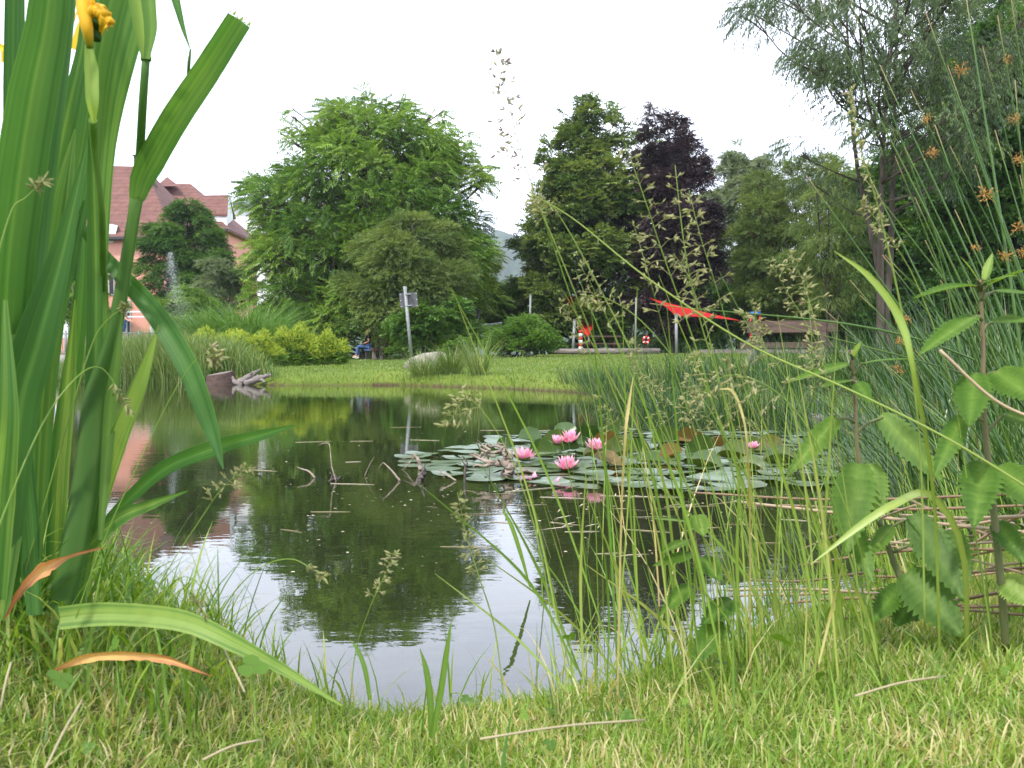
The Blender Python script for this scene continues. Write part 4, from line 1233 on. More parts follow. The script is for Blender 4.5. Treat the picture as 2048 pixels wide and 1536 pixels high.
put(g, 'band', M['whitepaint'], None, parent=ro)
g = Geo(); g.box((lr[0], lr[1] + .1, .85), (.08, .08, 1.2)); put(g, 'stand', M['oldwood'], None, parent=ro)
# climbing frame
cf = empty('climbing_frame', W(1510, 700, 40), 'small red playground ladder with a blue top bar left of the weathered bench', 'climbing frame')
for xx in (1501, 1519):
    g = Geo(); g.tube([W(xx, 705, 40), W(xx, 626, 40)], .045, 8); put(g, 'upright', M['redpaint'], None, parent=cf)
g = Geo(); g.tube([W(1500, 627, 39.95), W(1520, 627, 39.95)], .07, 8); put(g, 'top_bar', M['bluepaint'], None, parent=cf)
for yy in (650, 659, 668):
    g = Geo(); g.tube([W(1501, yy, 40), W(1519, yy, 40)], .03, 6); put(g, 'rung', M['whitepaint'] if yy == 650 else M['steel'], None, parent=cf)
# glass and steel shelter with black pipe
M['acryl'] = solid_mat('scratched_clear_panel', (.30, .33, .34), (.22, .25, .25), 6, .25, .5, .05)
sh = empty('steel_shelter', W(970, 705, 42), 'low curved grey steel canopy on slim posts left of the leafy shrub', 'shelter')
g = Geo(); cu = [W(936, 646, 42), W(955, 650, 42), W(975, 650, 42), W(1004, 646, 42)]; ribbon(g, cat_rom(cu, 12) + np.array((0, .45, 0)), [.9], (0, 1, 0), fold=0); ribbon(g, cat_rom(cu, 12) + np.array((0, .45, -.05)), [.9], (0, 1, 0), fold=0)
g.tube(cat_rom(cu, 12), .05, 6); g.tube(cat_rom(cu, 12) + np.array((0, .9, 0)), .05, 6); put(g, 'canopy', M['steel'], None, parent=sh)
for xx, dy in ((948, 0), (972, 0), (944, .9), (976, .9)):
    g = Geo(); g.tube([W(xx, 649, 42) + np.array((0, dy, 0)), W(xx, 706, 42) + np.array((0, dy, 0))], .045, 6); put(g, 'post', M['steel'], None, parent=sh)
g = Geo(); pbox(g, 978, 1000, 652, 700, 42.4, .04); put(g, 'panel', M['drift'], None, parent=sh)
g = Geo(); pbox(g, 948, 972, 655, 695, 42.8, .03); put(g, 'panel', M['acryl'], None, parent=sh)
g = Geo(); pbox(g, 950, 968, 669, 674, 42.2, .5); put(g, 'shelf', M['whitepaint'], None, parent=sh)
g = Geo(); pbox(g, 932, 952, 700, 704, 42, .4); put(g, 'foot', M['steel'], None, parent=sh)
g = Geo(); g.tube([W(953, 660, 42.5), W(958, 622, 42.5)], .06, 8); g.tube([W(958, 622, 42.5), W(959, 619, 42.5)], .09, 8); put(g, 'black_pipe', M['dark'], W(953, 660, 42.5), 'black pipe rising from the steel shelter', 'pipe')
# weathered timber landing at the right bank
for k, (px_a, px_b, y0, y1, dd_, lb) in enumerate(((1640, 1850, 803, 826, 8.9, 'upper weathered grey plank of the landing at the right bank'), (1650, 1990, 838, 868, 7.3, 'lower weathered grey plank of the landing, nearer the water'))):
    (a_, z1), (b_, z0) = zx(px_a, y0, dd_), zx(px_b, y1, dd_)
    g = Geo(); L_ = b_ - a_; N_ = 24
    xs_ = np.linspace(a_, b_, N_)
    for s_ in range(3):
        yy = dd_ + s_ * .17; zt = z1 + s_ * .005
        top_ = zt + rng.normal(0, .004, N_)
        ring = np.stack([np.stack([xs_, np.full(N_, yy), top_], 1), np.stack([xs_, np.full(N_, yy + .16), top_], 1), np.stack([xs_, np.full(N_, yy + .16), np.full(N_, z0)], 1), np.stack([xs_, np.full(N_, yy), np.full(N_, z0)], 1)], 1).reshape(-1, 3)
        g.add(ring, [(i * 4 + j, i * 4 + (j + 1) % 4, (i + 1) * 4 + (j + 1) % 4, (i + 1) * 4 + j) for i in range(N_ - 1) for j in range(4)]); g.add(ring[:4], [(3, 2, 1, 0)]); g.add(ring[-4:], [(0, 1, 2, 3)])
    put(g, 'landing_plank', M['greywood'], (a_, dd_, z1), lb, 'plank')

# ---- far lawn blades and daisies
n = 60000
dd = rng.uniform(11, 38, n) ; px_ = rng.uniform(480, 2100, n)
x = (px_ - 1024) / F * dd; sdist = shore_dist(x, dd); k = (sdist > .03); x, dd, sdist = x[k], dd[k], sdist[k]; n = len(x)
g = Geo(); L_ = rng.uniform(.03, .07, n) + .16 * np.exp(-sdist / .35) * rng.random(n)
blades(g, on_g(x, dd), rng.uniform(0, 6.28, n), rng.uniform(0, .6, n), L_, rng.uniform(.006, .012, n) * (1 + dd / 40), rng.uniform(0, 1.2, n), 2, np.clip(rng.normal(.5, .22, n) + .35 * np.exp(-sdist / .2), 0, 1))
tag(g.build('lawn_grass', M['grass_far']), 'short mown grass of the lawn across the pond', kind='stuff')
n = 2600
dd = rng.uniform(19, 42, n); px_ = rng.uniform(700, 1340, n); x = (px_ - 1024) / F * dd
k = (shore_dist(x, dd) > 1.2) & (np.sin(x * 1.7 + dd) + np.sin(dd * 1.3 - x) + rng.normal(0, .8, n) > .2); x, dd = x[k], dd[k]; n = len(x)
g = Geo(); hexa = np.array([(math.cos(a) * .5, math.sin(a) * .5, 0) for a in np.arange(6) * math.pi / 3] + [(0, 0, .25)])
g.scatter(hexa, np.array([(i, (i + 1) % 6, 6) for i in range(6)]), on_g(x, dd) + np.array((0, 0, .07)), frames(np.array((0, 1, -.4)) + rng.normal(0, .3, (n, 3))), rng.uniform(.012, .022, n), .5)
tag(g.build('daisies', M['whitepaint']), 'small white daisies scattered over the lawn', kind='stuff')

# ragged fringe of longer grass hanging over the far water line
n = 60000
dd = rng.uniform(9, 27, n); px_ = rng.uniform(420, 1500, n); x = (px_ - 1024) / F * dd; sdist = shore_dist(x, dd)
k = (sdist > -.03) & (sdist < .45) & (rng.random(n) < np.exp(-np.maximum(sdist, 0) / .25)); x, dd, sdist = x[k], dd[k], sdist[k]; n = len(x)
g = Geo(); wob = .5 + .5 * np.sin(x * 2.1) * np.sin(dd * 1.7 + x)
blades(g, on_g(x, dd), -1.57 + rng.normal(0, 1.0, n), rng.uniform(.1, .9, n), rng.uniform(.06, .16, n) * (.6 + .9 * wob), rng.uniform(.006, .012, n), rng.uniform(.3, 2.2, n), 3, np.clip(rng.normal(.55, .3, n) + .2 * (wob < .3), 0, 1))
tag(g.build('shore_fringe_grass', M['grass_far']), 'longer ragged grass hanging over the far water line', kind='stuff')

# ---- tufts on the far shore
TG = 'grass tufts on the far shore'
def tuft(label, px, d, n, h, rad, matn='reed', group=TG, name='grass_tuft', cat='grass tuft', w=.010, curl=(.3, 1.6), lean=(.05, .7), vr=(.1, 1), azb=None, water=False):
    return grass_mound(label, px, d, n, h, rad, matn, group, name, cat, w, curl, vr, lean, azb)


tuft('wide straw mixed grass tuft hanging over the water in front of the boulder', 856, 21.3, 420, .75, .9, lean=(.2, 1.1))
tuft('upright green grass tuft just right of the boulder', 905, 21.1, 260, .85, .5)
tuft('tall sparse green tuft right of the boulder, standing alone', 958, 20.2, 200, .95, .45, curl=(.1, .9))
for k, (a_, b_, h_) in enumerate(((1185, 16.2, .35), (1235, 13.8, .5), (1285, 12.0, .62), (1330, 10.6, .66), (1380, 9.8, .68), (1430, 9.2, .68), (1480, 8.7, .66), (1530, 8.4, .64), (1585, 8.2, .6), (1350, 12.2, .6), (1440, 11.4, .6), (1540, 10.4, .58), (1640, 9.4, .56), (1720, 9.2, .6), (1800, 8.4, .66), (1890, 7.6, .7), (1975, 6.9, .75), (2040, 6.2, .8), (1700, 6.8, .5), (1800, 6.2, .5), (1900, 5.4, .5))):
    lb_ = ordinal(k) + ' clump of dark rushes ' + ('at the water edge, counted from the boulder' if k < 9 else 'further up the right bank')
    tuft(lb_, a_, b_, 330, h_, 1.5, 'rush', 'rush clumps along the right shore', 'rush_clump', 'rush', .007, (.0, .7), (.0, .75), (0, .97))

for k, (a_, b_, n_, h_, lb) in enumerate(((1800, 4.3, 190, .50, 'rush clump on the right bank behind the middle nettle, farthest of four'), (1890, 3.5, 230, .52, 'rush clump on the right bank between the middle and the tallest nettle'),
                                          (1985, 2.9, 250, .56, 'rush clump on the right bank behind the tallest nettle'), (2070, 2.4, 250, .60, 'nearest rush clump at the right edge, behind the big rush plant'))):
    tuft(lb, a_, b_, n_, h_ * 1.15, .7, 'rush', 'near rush clumps on the right bank', 'rush_clump', 'rush', .0045, (.0, 1.0), (.0, .8), (0, .97))
# ================================================================ lilies, flowers, driftwood on the pond
M['pad'] = leaf_mat('lily_pad', [(0, (.035, .08, .02)), (.5, (.075, .125, .04)), (1, (.14, .18, .07))], .08, .28, spec=.7, streak=.25, sscale=18)
M['padunder'] = leaf_mat('lily_pad_upright', [(0, (.025, .065, .015)), (.45, (.05, .10, .02)), (.75, (.10, .10, .02)), (1, (.20, .12, .045))], .18, .3, spec=.5, streak=.3, sscale=20)
M['petal'] = leaf_mat('pink_petal', [(0, (.75, .12, .30)), (.5, (.86, .30, .47)), (1, (.92, .58, .68))], .35, .5, (1.2, .9, 1.0))
M['stamen'] = leaf_mat('yellow_stamen', [(0, (.8, .35, .03)), (1, (.9, .6, .08))], .2, .5)


def pad_mesh(seed, cup=0.0, fold=0.0):
    """unit-radius round leaf with a notch; cup lifts the rim, fold bends the two halves up"""
    r2 = np.random.default_rng(seed); na, nr = 36, 5
    notch = .22
    a = np.linspace(notch, 2 * math.pi - notch, na)
    V, v = [(0, 0, 0)], [.6]
    for k in range(1, nr + 1):
        r_ = k / nr
        aa = notch * (1 - .55 * r_) ; an = np.linspace(aa, 2 * math.pi - aa, na)
        rim = 1 + .03 * np.sin(5 * an + seed) + .02 * np.sin(11 * an)
        z = .012 * np.sin(an * 3 + seed) * r_ + cup * r_ ** 3 * (.6 + .4 * np.sin(an * 2 + seed * 2)) + .006 * np.cos(an * 18) * r_ + fold * np.abs(np.sin(an)) * r_ ** 1.3
        x = np.cos(an) * r_ * rim; y = np.sin(an) * r_ * rim * (1 - .35 * abs(fold))
        V += list(zip(x, y, z)); v += list(np.clip(.45 + .25 * r_ * np.cos(an * 9) + r2.normal(0, .04, na), 0, 1))
    g = Geo()
    tri = [(0, 1 + j, 2 + j) for j in range(na - 1)]
    q = [(1 + (i - 1) * na + j, 1 + i * na + j, 1 + i * na + j + 1, 1 + (i - 1) * na + j + 1) for i in range(1, nr) for j in range(na - 1)]
    V = np.array(V); v = np.array(v)
    g.add(V, q, v, 0, True); g.f.append(np.array(tri)); g.mi.append(np.zeros(len(tri), int)); g.sm.append(np.ones(len(tri), bool))
    return g


pads_src = []
for k in range(5):
    o = pad_mesh(k, [.0, .02, .05, .12, .03][k]).build('lily_pad', M['pad']); pads_src.append(o)
used = [False] * 5


def place_pad(px, d, r_, rot, k, label, group, z=.006, tiltx=0.0, tilty=0.0, src=None):
    o = pads_src[k] if not used[k] else pads_src[k].copy()
    if used[k]: COL.objects.link(o)
    used[k] = True
    o.location = ((px - 1024) / F * d, d, z)
    o.rotation_euler = (tiltx, tilty, rot)
    o.scale = (r_, r_, r_)
    tag(o, label, 'lily pad', group)
    return o


_LM = [(1047, 912, 'the lily by the root'), (1134, 930, 'the foremost pink lily'), (1140, 882, 'the two touching lilies'), (1190, 897, 'the lily by the reddish leaf'), (1507, 894, 'the small far right lily'), (985, 925, 'the driftwood root'), (835, 935, 'the splintered branch'), (1300, 915, 'the reddish folded leaves'), (1400, 950, 'the first fallen reed'), (1650, 930, 'the middle nettle stem')]


def near_flower(px, py):
    q = min(_LM, key=lambda l: (l[0] - px) ** 2 + 6 * (l[1] - py) ** 2)
    dx, dy = px - q[0], py - q[1]
    n = math.hypot(dx, dy * 2.4)
    side = ('right of' if dx > 0 else 'left of') if abs(dx) > abs(dy) * 2.4 else ('in front of' if dy > 0 else 'behind')
    return ('close ' if n < 45 else 'well ' if n > 110 else '') + side + ' ' + q[2]


# flat floating pads (Poisson scattered over the patch as the photo shows it)
def in_patch(px, py):
    xp = [800, 860, 940, 1040, 1200, 1400, 1640, 1780]
    top_ = np.interp(px, xp, [922, 905, 892, 866, 858, 862, 868, 880])
    bot_ = np.interp(px, xp, [928, 945, 962, 968, 978, 984, 975, 960])
    return (py > top_) & (py < bot_) & (px > 795) & (px < 1790)


rp2 = random.Random(11)
placed = []
for t_ in range(9000):
    px_, py_ = rp2.uniform(795, 1790), rp2.uniform(858, 984)
    if not in_patch(px_, py_): continue
    d_ = CAM_H * F / (py_ - HORIZON)
    x_ = (px_ - 1024) / F * d_
    r_ = rp2.uniform(.075, .125)
    if any((x_ - a) ** 2 + (d_ - b) ** 2 < ((r_ + c) * .74) ** 2 for a, b, c in placed): continue
    if len(placed) > 200: break
    placed.append((x_, d_, r_))
    sz_ = 'small' if r_ < .09 else 'large' if r_ > .11 else 'mid sized'
    lb, gp = sz_ + ' floating lily pad ' + near_flower(px_, py_), 'floating lily pads'
    place_pad(px_, d_, r_, rp2.uniform(0, 6.28), rp2.choice([0, 3, 1, 2, 3] if py_ > 930 or px_ < 1010 else [1, 2, 3, 4]), lb, gp, z=.004 + rp2.random() * .004, tiltx=rp2.gauss(0, .03), tilty=rp2.gauss(0, .02))
# raised leaves that stand out of the water, tilted or folded
raised = [(1085, 905, 5.2, 62, .9, .15, .3), (1118, 905, 5.0, 100, .75, -.2, .35), (1150, 893, 5.1, 52, .35, .0, .3), (1170, 874, 5.9, 70, 1.3, .5, .2), (1210, 880, 5.7, 60, 1.35, .35, .9), (1230, 870, 5.9, 80, 1.1, -.2, .4),
          (1190, 915, 4.9, 60, .3, .3, .6), (1240, 912, 5.0, 80, .5, -.3, .5), (1215, 925, 4.75, 70, .35, .5, .8), (1275, 905, 5.4, 62, .8, .2, .35), (1300, 925, 4.9, 66, .25, .1, .3), (1330, 885, 6.1, 70, .7, -.1, .4),
          (1345, 912, 5.2, 60, .7, -.5, .95), (1380, 880, 6.3, 70, 1.2, .3, .9), (1400, 905, 5.4, 80, .8, -.2, .4), (1410, 935, 4.8, 78, .22, .2, .4), (1445, 895, 5.9, 62, 1.2, -.3, .85), (1470, 918, 5.2, 80, .3, .1, .5),
          (1500, 905, 5.6, 70, .5, .3, .5), (1540, 895, 5.9, 66, .9, -.2, .7), (1560, 930, 5.0, 80, .2, .2, .5), (1010, 893, 5.3, 46, .7, .3, .3), (975, 905, 5.0, 40, .9, -.4, .3), (1060, 880, 5.9, 60, .5, .2, .3), (1130, 868, 6.3, 60, .4, 0, .3), (1500, 940, 4.7, 70, .15, .2, .4)]
for k, (px_, py_, d_, w_, tl_, rl_, vv_) in enumerate(raised):
    g = pad_mesh(30 + k, .06, rp2.uniform(.3, 1.0))
    for q_ in range(len(g.a)): g.a[q_] = np.clip(g.a[q_] * .5 + vv_ - .15, 0, 1)
    c_ = P(px_, py_, d_)
    o = g.build('lily_leaf', M['padunder']); s_ = w_ / F * d_ / 2 * .86
    o.location = [float(q_) for q_ in c_]; o.scale = (s_, s_, s_)
    o.rotation_euler = (tl_ + .12, rl_ * .7, rp2.uniform(-.6, .6) + (math.pi if k % 3 == 0 else 0) * 0)
    tag(o, ('reddish brown raised lily leaf ' if vv_ > .75 else 'green raised lily leaf ') + near_flower(px_, py_) , 'lily leaf', 'raised lily leaves')
    g = Geo(); up_ = np.array((0, 0, 1.0)); g.tube(cat_rom([(0, 0, -.02 / s_), (.1, .1, -c_[2] / s_ * .5), (.0, .2, -(c_[2] + .1) / s_)], 6), .004 / s_, 6)
    st_ = g.build('stalk', M['rush'], o); st_.matrix_parent_inverse = o.rotation_euler.to_matrix().to_4x4().inverted()


def petal(L, wd, curl):
    g = Geo(); n = 7
    p = np.array([(0, L * u * math.cos(curl * u), L * u * math.sin(curl * u)) for u in np.linspace(0, 1, n)])
    ribbon(g, p, [wd * .35, wd * .85, wd, wd * .95, wd * .75, wd * .4, wd * .03], (1, 0, 0), [.15, .3, .45, .6, .75, .9, 1], fold=.22, ncross=5)
    return g


flo = [(1047, 924, 4.95, 60, 'open pink water lily right beside the bleached driftwood root'), (1134, 942, 4.62, 62, 'open pink water lily nearest to the camera, in front of the pads'),
       (1142, 888, 4.95, 56, 'open pink water lily at the back of the patch, the taller of two touching ones'), (1113, 892, 4.93, 44, 'half open pink water lily touching the left side of a taller one'),
       (1190, 903, 4.7, 54, 'pink water lily leaning against a reddish folded leaf'), (1508, 900, 4.5, 36, 'small pink water lily seen far right between the grass stems')]
for k, (px_, py_, d_, w_, lb) in enumerate(flo):
    b_ = P(px_, py_, d_); s_ = w_ / F * d_ / 2 * 1.08
    root = empty('water_lily', b_, lb, 'water lily', 'pink water lilies')
    root.scale = (s_, s_, s_); root.rotation_euler = (-.12 + .1 * math.sin(k * 2), .12 * math.cos(k * 3), k * 1.3)
    for (cnt, el, L_, wd, cu) in ((9, .18 if k != 3 else .5, 1.0, .40, .5), (9, .62, .98, .36, .35), (8, .98, .88, .30, .25), (5, 1.25, .7, .24, .1)):
        for j in range(cnt):
            g = petal(L_, wd, cu)
            for q_ in range(len(g.a)): g.a[q_] = np.clip(g.a[q_] + (.12 if el < .6 else -.1 * el) + rp2.gauss(0, .05), 0, 1)
            o = g.build('petal', M['petal'], root)
            o.rotation_euler = (el + rp2.gauss(0, .06), 0, j / cnt * 6.283 + el * 2 + rp2.gauss(0, .05)); o.rotation_mode = 'XYZ'
            o.location = (0, 0, .08)
    g = Geo(); n = 34; a_ = rng.uniform(0, 6.28, n); bs = np.stack([np.cos(a_) * .08, np.sin(a_) * .08, np.full(n, .1)], 1)
    blades(g, bs, a_, .35, .34, .05, -.5, 2, rng.random(n)); g.build('stamens', M['stamen'], root)
    for j in range(4):
        g = petal(.95, .42, .35); o = g.build('sepal', M['pad'], root); o.rotation_euler = (.02, 0, j * 1.571 + .4); o.location = (0, 0, .03)
for (px_, d_, s_) in ((1062, 4.22, .02), (1052, 4.28, .016), (1068, 4.3, .022), (1112, 4.16, .018), (1118, 4.2, .014)):
    g = petal(1, .55, .6); o = g.build('fallen_petal', M['petal']); o.scale = (s_ * 1.6,) * 3; o.location = ((px_ - 1024) / F * d_, d_, .008); o.rotation_euler = (.2, .1, px_ * .7)
    tag(o, 'fallen pink petal floating on the dark water in front of the lily patch', 'petal', 'fallen petals')

# ---- driftwood and twigs in the water
def D0(py): return CAM_H * F / (py - HORIZON)


dw = D0(958)
Wd = lambda px, py, dz=0.0: P(px, py, dw + dz)
L_ = [([Wd(1014, 968), Wd(1016, 950), Wd(1020, 932), Wd(1012, 918, .02)], [.022, .023, .024, .018]),
      ([Wd(1024, 935), Wd(1008, 928), Wd(985, 926), Wd(962, 918, .03), Wd(940, 908, .05)], [.022, .018, .012, .007, .003]),
      ([Wd(1016, 920), Wd(1022, 910, .02), Wd(1010, 898, .05), Wd(990, 892, .06), Wd(968, 896, .05)], [.016, .010, .007, .005, .003]),
      ([Wd(1005, 926), Wd(1010, 912), Wd(1000, 902), Wd(985, 906), Wd(975, 898)], [.010, .009, .006, .005, .002]),
      ([Wd(985, 926), Wd(970, 932), Wd(952, 930), Wd(945, 936)], [.008, .007, .004, .002])]
rt = random.Random(5)
for k in range(16):
    s_ = np.array((rt.uniform(960, 1018), rt.uniform(895, 925)))
    e_ = s_ + np.array((rt.uniform(-32, 12), rt.uniform(-22, 10)))
    m_ = (s_ + e_) / 2 + np.array((rt.uniform(-8, 8), rt.uniform(-10, 8)))
    dz = rt.uniform(-.05, .08)
    L_.append(([Wd(*s_, dz), Wd(*m_, dz + .02), Wd(*e_, dz)], [.006, .004, .0015]))
branchy('driftwood_root', 'bleached twisted driftwood root standing out of the water at the left of the lilies', L_, M['drift'], 'driftwood', knots=.12, origin=Wd(1014, 958))
branchy('driftwood_stub', 'wet dark stub carrying the bleached root, at the waterline', [([Wd(1013, 966, .02), Wd(1013, 955, .015), Wd(1017, 943, .01)], [.024, .027, .026])], M['driftdark'], 'driftwood', knots=.06)
tw = [('thin hooked twig rising highest out of the water, farthest left but one', [([(672, 962), (664, 935), (661, 905), (658, 888), (645, 887), (636, 892)], .0035)], 'drift'),
      ('black knot of twigs around the foot of the hooked twig', [([(655, 966), (668, 958), (680, 966)], .009), ([(662, 962), (664, 950)], .006), ([(672, 964), (682, 952)], .005), ([(676, 960), (668, 946), (664, 938)], .005)], 'driftdark'),
      ('short crooked twig at the far left of the twig group', [([(630, 956), (618, 943), (604, 938), (594, 934)], .006)], 'drift'),
      ('very thin pale twig leaning right, between the hooked twig and the slanting stick', [([(729, 953), (738, 932), (748, 914)], .002)], 'drift'),
      ('straight slanting bark covered stick', [([(800, 962), (784, 942), (767, 925)], .0065), ([(767, 925), (760, 932), (757, 940)], .002)], 'drift'),
      ('thick orange brown broken branch with splintered top', [([(842, 940), (836, 920), (827, 908)], .014), ([(830, 912), (815, 915), (803, 920)], .003), ([(828, 914), (812, 934), (795, 945)], .004), ([(829, 918), (816, 925), (806, 930)], .0025)], 'drift'),
      ('dark wet block of wood under the splintered branch', [([(840, 966), (846, 950), (848, 936)], .022), ([(846, 945), (850, 928)], .006)], 'driftdark'),
      ('small forked twig right of the dark block', [([(912, 962), (895, 950), (882, 945), (880, 938)], .006), ([(884, 950), (890, 958)], .003)], 'drift'),
      ('thin dark upright stick with knobbed pale top', [([(930, 966), (930, 940), (934, 925), (925, 912)], .008), ([(930, 930), (922, 918)], .004)], 'driftdark'),
      ('thin dark stick standing between the knobbed stick and the root', [([(978, 966), (979, 945), (978, 930)], .0035)], 'driftdark'),
      ('low pale branch lying across the water right of the root', [([(1030, 948), (1050, 942), (1068, 945), (1078, 938)], .006), ([(1050, 942), (1058, 936)], .003)], 'drift')]
for lb, segs, mm in tw:
    base_py = max(p[1] for p in segs[0][0]); dd_ = D0(min(base_py, 962))
    branchy('twig', lb, [([P(a_, b_, dd_ + .01 * i) for i, (a_, b_) in enumerate(pts)], [r_ * .75, r_ * .6, r_ * .35]) for pts, r_ in segs], M[mm], 'twig', 'dead twigs standing in the water', .15)

# floating straws and flecks
M['straw'] = leaf_mat('pale_straw', [(0, (.20, .16, .08)), (.5, (.42, .36, .22)), (1, (.60, .55, .42))], .1, .5)
rs = random.Random(21)
spots = [(590, 885, 70), (820, 880, 60), (700, 883, 45), (620, 1025, 80), (660, 968, 90), (900, 1030, 130), (1010, 985, 150), (880, 1095, 110), (1080, 995, 90), (1200, 992, 160), (1420, 1010, 120), (1250, 1060, 90), (1130, 1065, 70),
         (780, 855, 60), (870, 850, 40), (960, 861, 50), (1060, 862, 60), (1140, 858, 80), (980, 1045, 60), (1100, 1045, 60), (1190, 1110, 60), (760, 1120, 40), (560, 1060, 50), (500, 940, 60), (1330, 1015, 110), (1380, 1060, 70), (1450, 1050, 80), (1500, 1090, 70), (1560, 1040, 60), (690, 925, 30)]
fr_ = random.Random(8)
LS = []
for k in range(30):
    px_, py_ = fr_.gauss(1180, 130), fr_.gauss(1020, 38)
    py_ = max(985, py_); d_ = D0(py_); x_ = (px_ - 1024) / F * d_; a_ = fr_.uniform(0, 3.14); l_ = fr_.uniform(.04, .13)
    if float(shore_dist(x_, d_)) > -.1: continue
    c_, s_ = math.cos(a_), math.sin(a_); pp = [(x_, d_, .0015), (x_ + c_ * l_ * .5, d_ + s_ * l_ * .5 + fr_.gauss(0, .01), .0025), (x_ + c_ * l_, d_ + s_ * l_, .001)]
    g = Geo(); ribbon(g, cat_rom(pp, 8), [.001, fr_.uniform(.004, .008), .001], (-s_, c_, .1), fr_.uniform(.3, .9), .08)
    put(g, 'floating_grass_leaf', M['straw'], pp[0], 'limp', 'dead leaf', 'limp grass leaves floating before the lily patch'); LS.append((px_, bpy.context.scene.collection.objects[-1]))
for i_, (_, o_) in enumerate(sorted(LS, key=lambda t: t[0])): o_['label'] = ordinal(i_) + ' limp pale leaf floating before the lily patch, counted from the left'
SR = {k: i for i, k in enumerate(sorted(range(len(spots)), key=lambda q: spots[q][0]))}
for k, (px_, py_, w_) in enumerate(spots):
    d_ = D0(py_); x_ = (px_ - 1024) / F * d_; l_ = w_ / F * d_; a_ = rs.gauss(0, .5)
    pts = [(x_, d_, .0008), (x_ + l_ / 2, d_ + l_ * .5 * math.sin(a_), .0012), (x_ + l_, d_ + l_ * math.sin(a_) + rs.gauss(0, .01), .0008)]
    g = Geo(); g.tube(cat_rom(pts, 8), [.0009, .0012, .0006], 5, v=rs.random()); put(g, 'floating_straw', M['straw'], pts[0], ordinal(SR[k]) + ' floating dead straw on the pond counted from the left', 'straw', 'straws floating on the pond')
n = 420
px_ = np.concatenate([rng.uniform(560, 1700, n // 2), rng.normal(1150, 330, n // 2)]); py_ = np.concatenate([rng.uniform(770, 1150, n // 2), rng.normal(985, 60, n // 2)])
py_ = np.clip(py_, 768, 1200); dd = CAM_H * F / (py_ - HORIZON); x = (px_ - 1024) / F * dd; k = shore_dist(x, dd) < -.05; x, dd = x[k], dd[k]; n = len(x)
g = Geo(); fl = np.array([(-.5, -.35, 0), (.5, -.25, 0), (.6, .3, 0), (0, .5, .12), (-.55, .3, 0)])
aa = rng.uniform(0, 6.28, n); Mx = np.zeros((n, 3, 3)); Mx[:, 0, 0] = np.cos(aa); Mx[:, 0, 1] = -np.sin(aa); Mx[:, 1, 0] = np.sin(aa); Mx[:, 1, 1] = np.cos(aa); Mx[:, 2, 2] = 1
g.scatter(fl, np.array([(0, 1, 2), (0, 2, 3), (0, 3, 4)]), np.stack([x, dd, np.full(n, .001)], 1), Mx, rng.uniform(.002, .008, n) * (1 + dd * .1), rng.uniform(.2, .9, n))
tag(g.build('floating_flecks', M['straw']), 'pale specks and scraps of plant litter floating on the pond', kind='stuff')
# ================================================================ foreground plants
CAMV = np.array((0, 0, CAM_H))
M['iris'] = leaf_mat('iris_leaf', [(0, (.025, .085, .02)), (.5, (.065, .165, .038)), (.8, (.13, .24, .055)), (1, (.25, .36, .09))], .48, .5, (1.45, 1.4, .6), streak=.25, sscale=40, bump=.1, spec=.25)
M['deadleaf'] = leaf_mat('dead_orange_leaf', [(0, (.22, .08, .03)), (.5, (.50, .22, .09)), (1, (.62, .38, .12))], .25, .6, (1.3, 1, .6), streak=.35, sscale=70)
M['irisyellow'] = leaf_mat('withered_yellow_petal', [(0, (.16, .26, .03)), (.35, (.70, .42, .02)), (.6, (.80, .48, .02)), (1, (.85, .62, .05))], .3, .5, (1.2, 1, .4), streak=.4, sscale=120)
M['nettle'] = leaf_mat('nettle_leaf', [(0, (.03, .085, .010)), (.5, (.075, .165, .02)), (.85, (.14, .25, .035)), (1, (.24, .34, .08))], .45, .5, streak=.3, sscale=160, bump=.6)
M['nettlestem'] = leaf_mat('nettle_stem', [(0, (.08, .10, .03)), (.5, (.13, .14, .06)), (1, (.22, .13, .09))], .05, .6)
M['juncus'] = leaf_mat('rush_stem_near', [(0, (.03, .085, .015)), (.6, (.075, .155, .03)), (.9, (.15, .22, .05)), (1, (.3, .2, .1))], .15, .4, spec=.35)
M['juncflower'] = leaf_mat('rush_flower', [(0, (.20, .10, .03)), (.5, (.42, .22, .06)), (1, (.55, .36, .13))], .2, .7)
M['stalk'] = leaf_mat('grass_stalk', [(0, (.07, .15, .02)), (.5, (.15, .25, .035)), (.9, (.25, .32, .07)), (1, (.45, .36, .16))], .2, .4)
M['spikelet'] = leaf_mat('spikelet', [(0, (.16, .18, .06)), (.5, (.28, .30, .12)), (.85, (.38, .36, .19)), (1, (.30, .22, .22))], .35, .6)
M['drystem'] = leaf_mat('dry_reed_stem', [(0, (.15, .085, .045)), (.5, (.30, .20, .12)), (1, (.46, .36, .23))], .03, .5, streak=.4, sscale=60)
M['nearlawn'] = leaf_mat('near_grass_blade', [(0, (.06, .15, .02)), (.4, (.15, .27, .035)), (.75, (.27, .38, .07)), (.9, (.42, .43, .17)), (1, (.58, .50, .29))], .4, .45)
M['clover'] = leaf_mat('clover_leaf', [(0, (.05, .12, .012)), (.6, (.10, .20, .025)), (1, (.17, .28, .04))], .4, .5)


def facing_side(path, twist=0.0):
    t = np.gradient(path, axis=0); t /= np.linalg.norm(t, axis=1, keepdims=True)
    v = path - CAMV; v /= np.linalg.norm(v, axis=1, keepdims=True)
    s = np.cross(v, t); s /= np.maximum(np.linalg.norm(s, axis=1, keepdims=True), 1e-6)
    tw = np.interp(np.linspace(0, 1, len(path)), np.linspace(0, 1, len(np.atleast_1d(twist))), np.atleast_1d(twist))[:, None] if np.ndim(twist) else twist
    return s * np.cos(tw) + v * np.sin(tw)


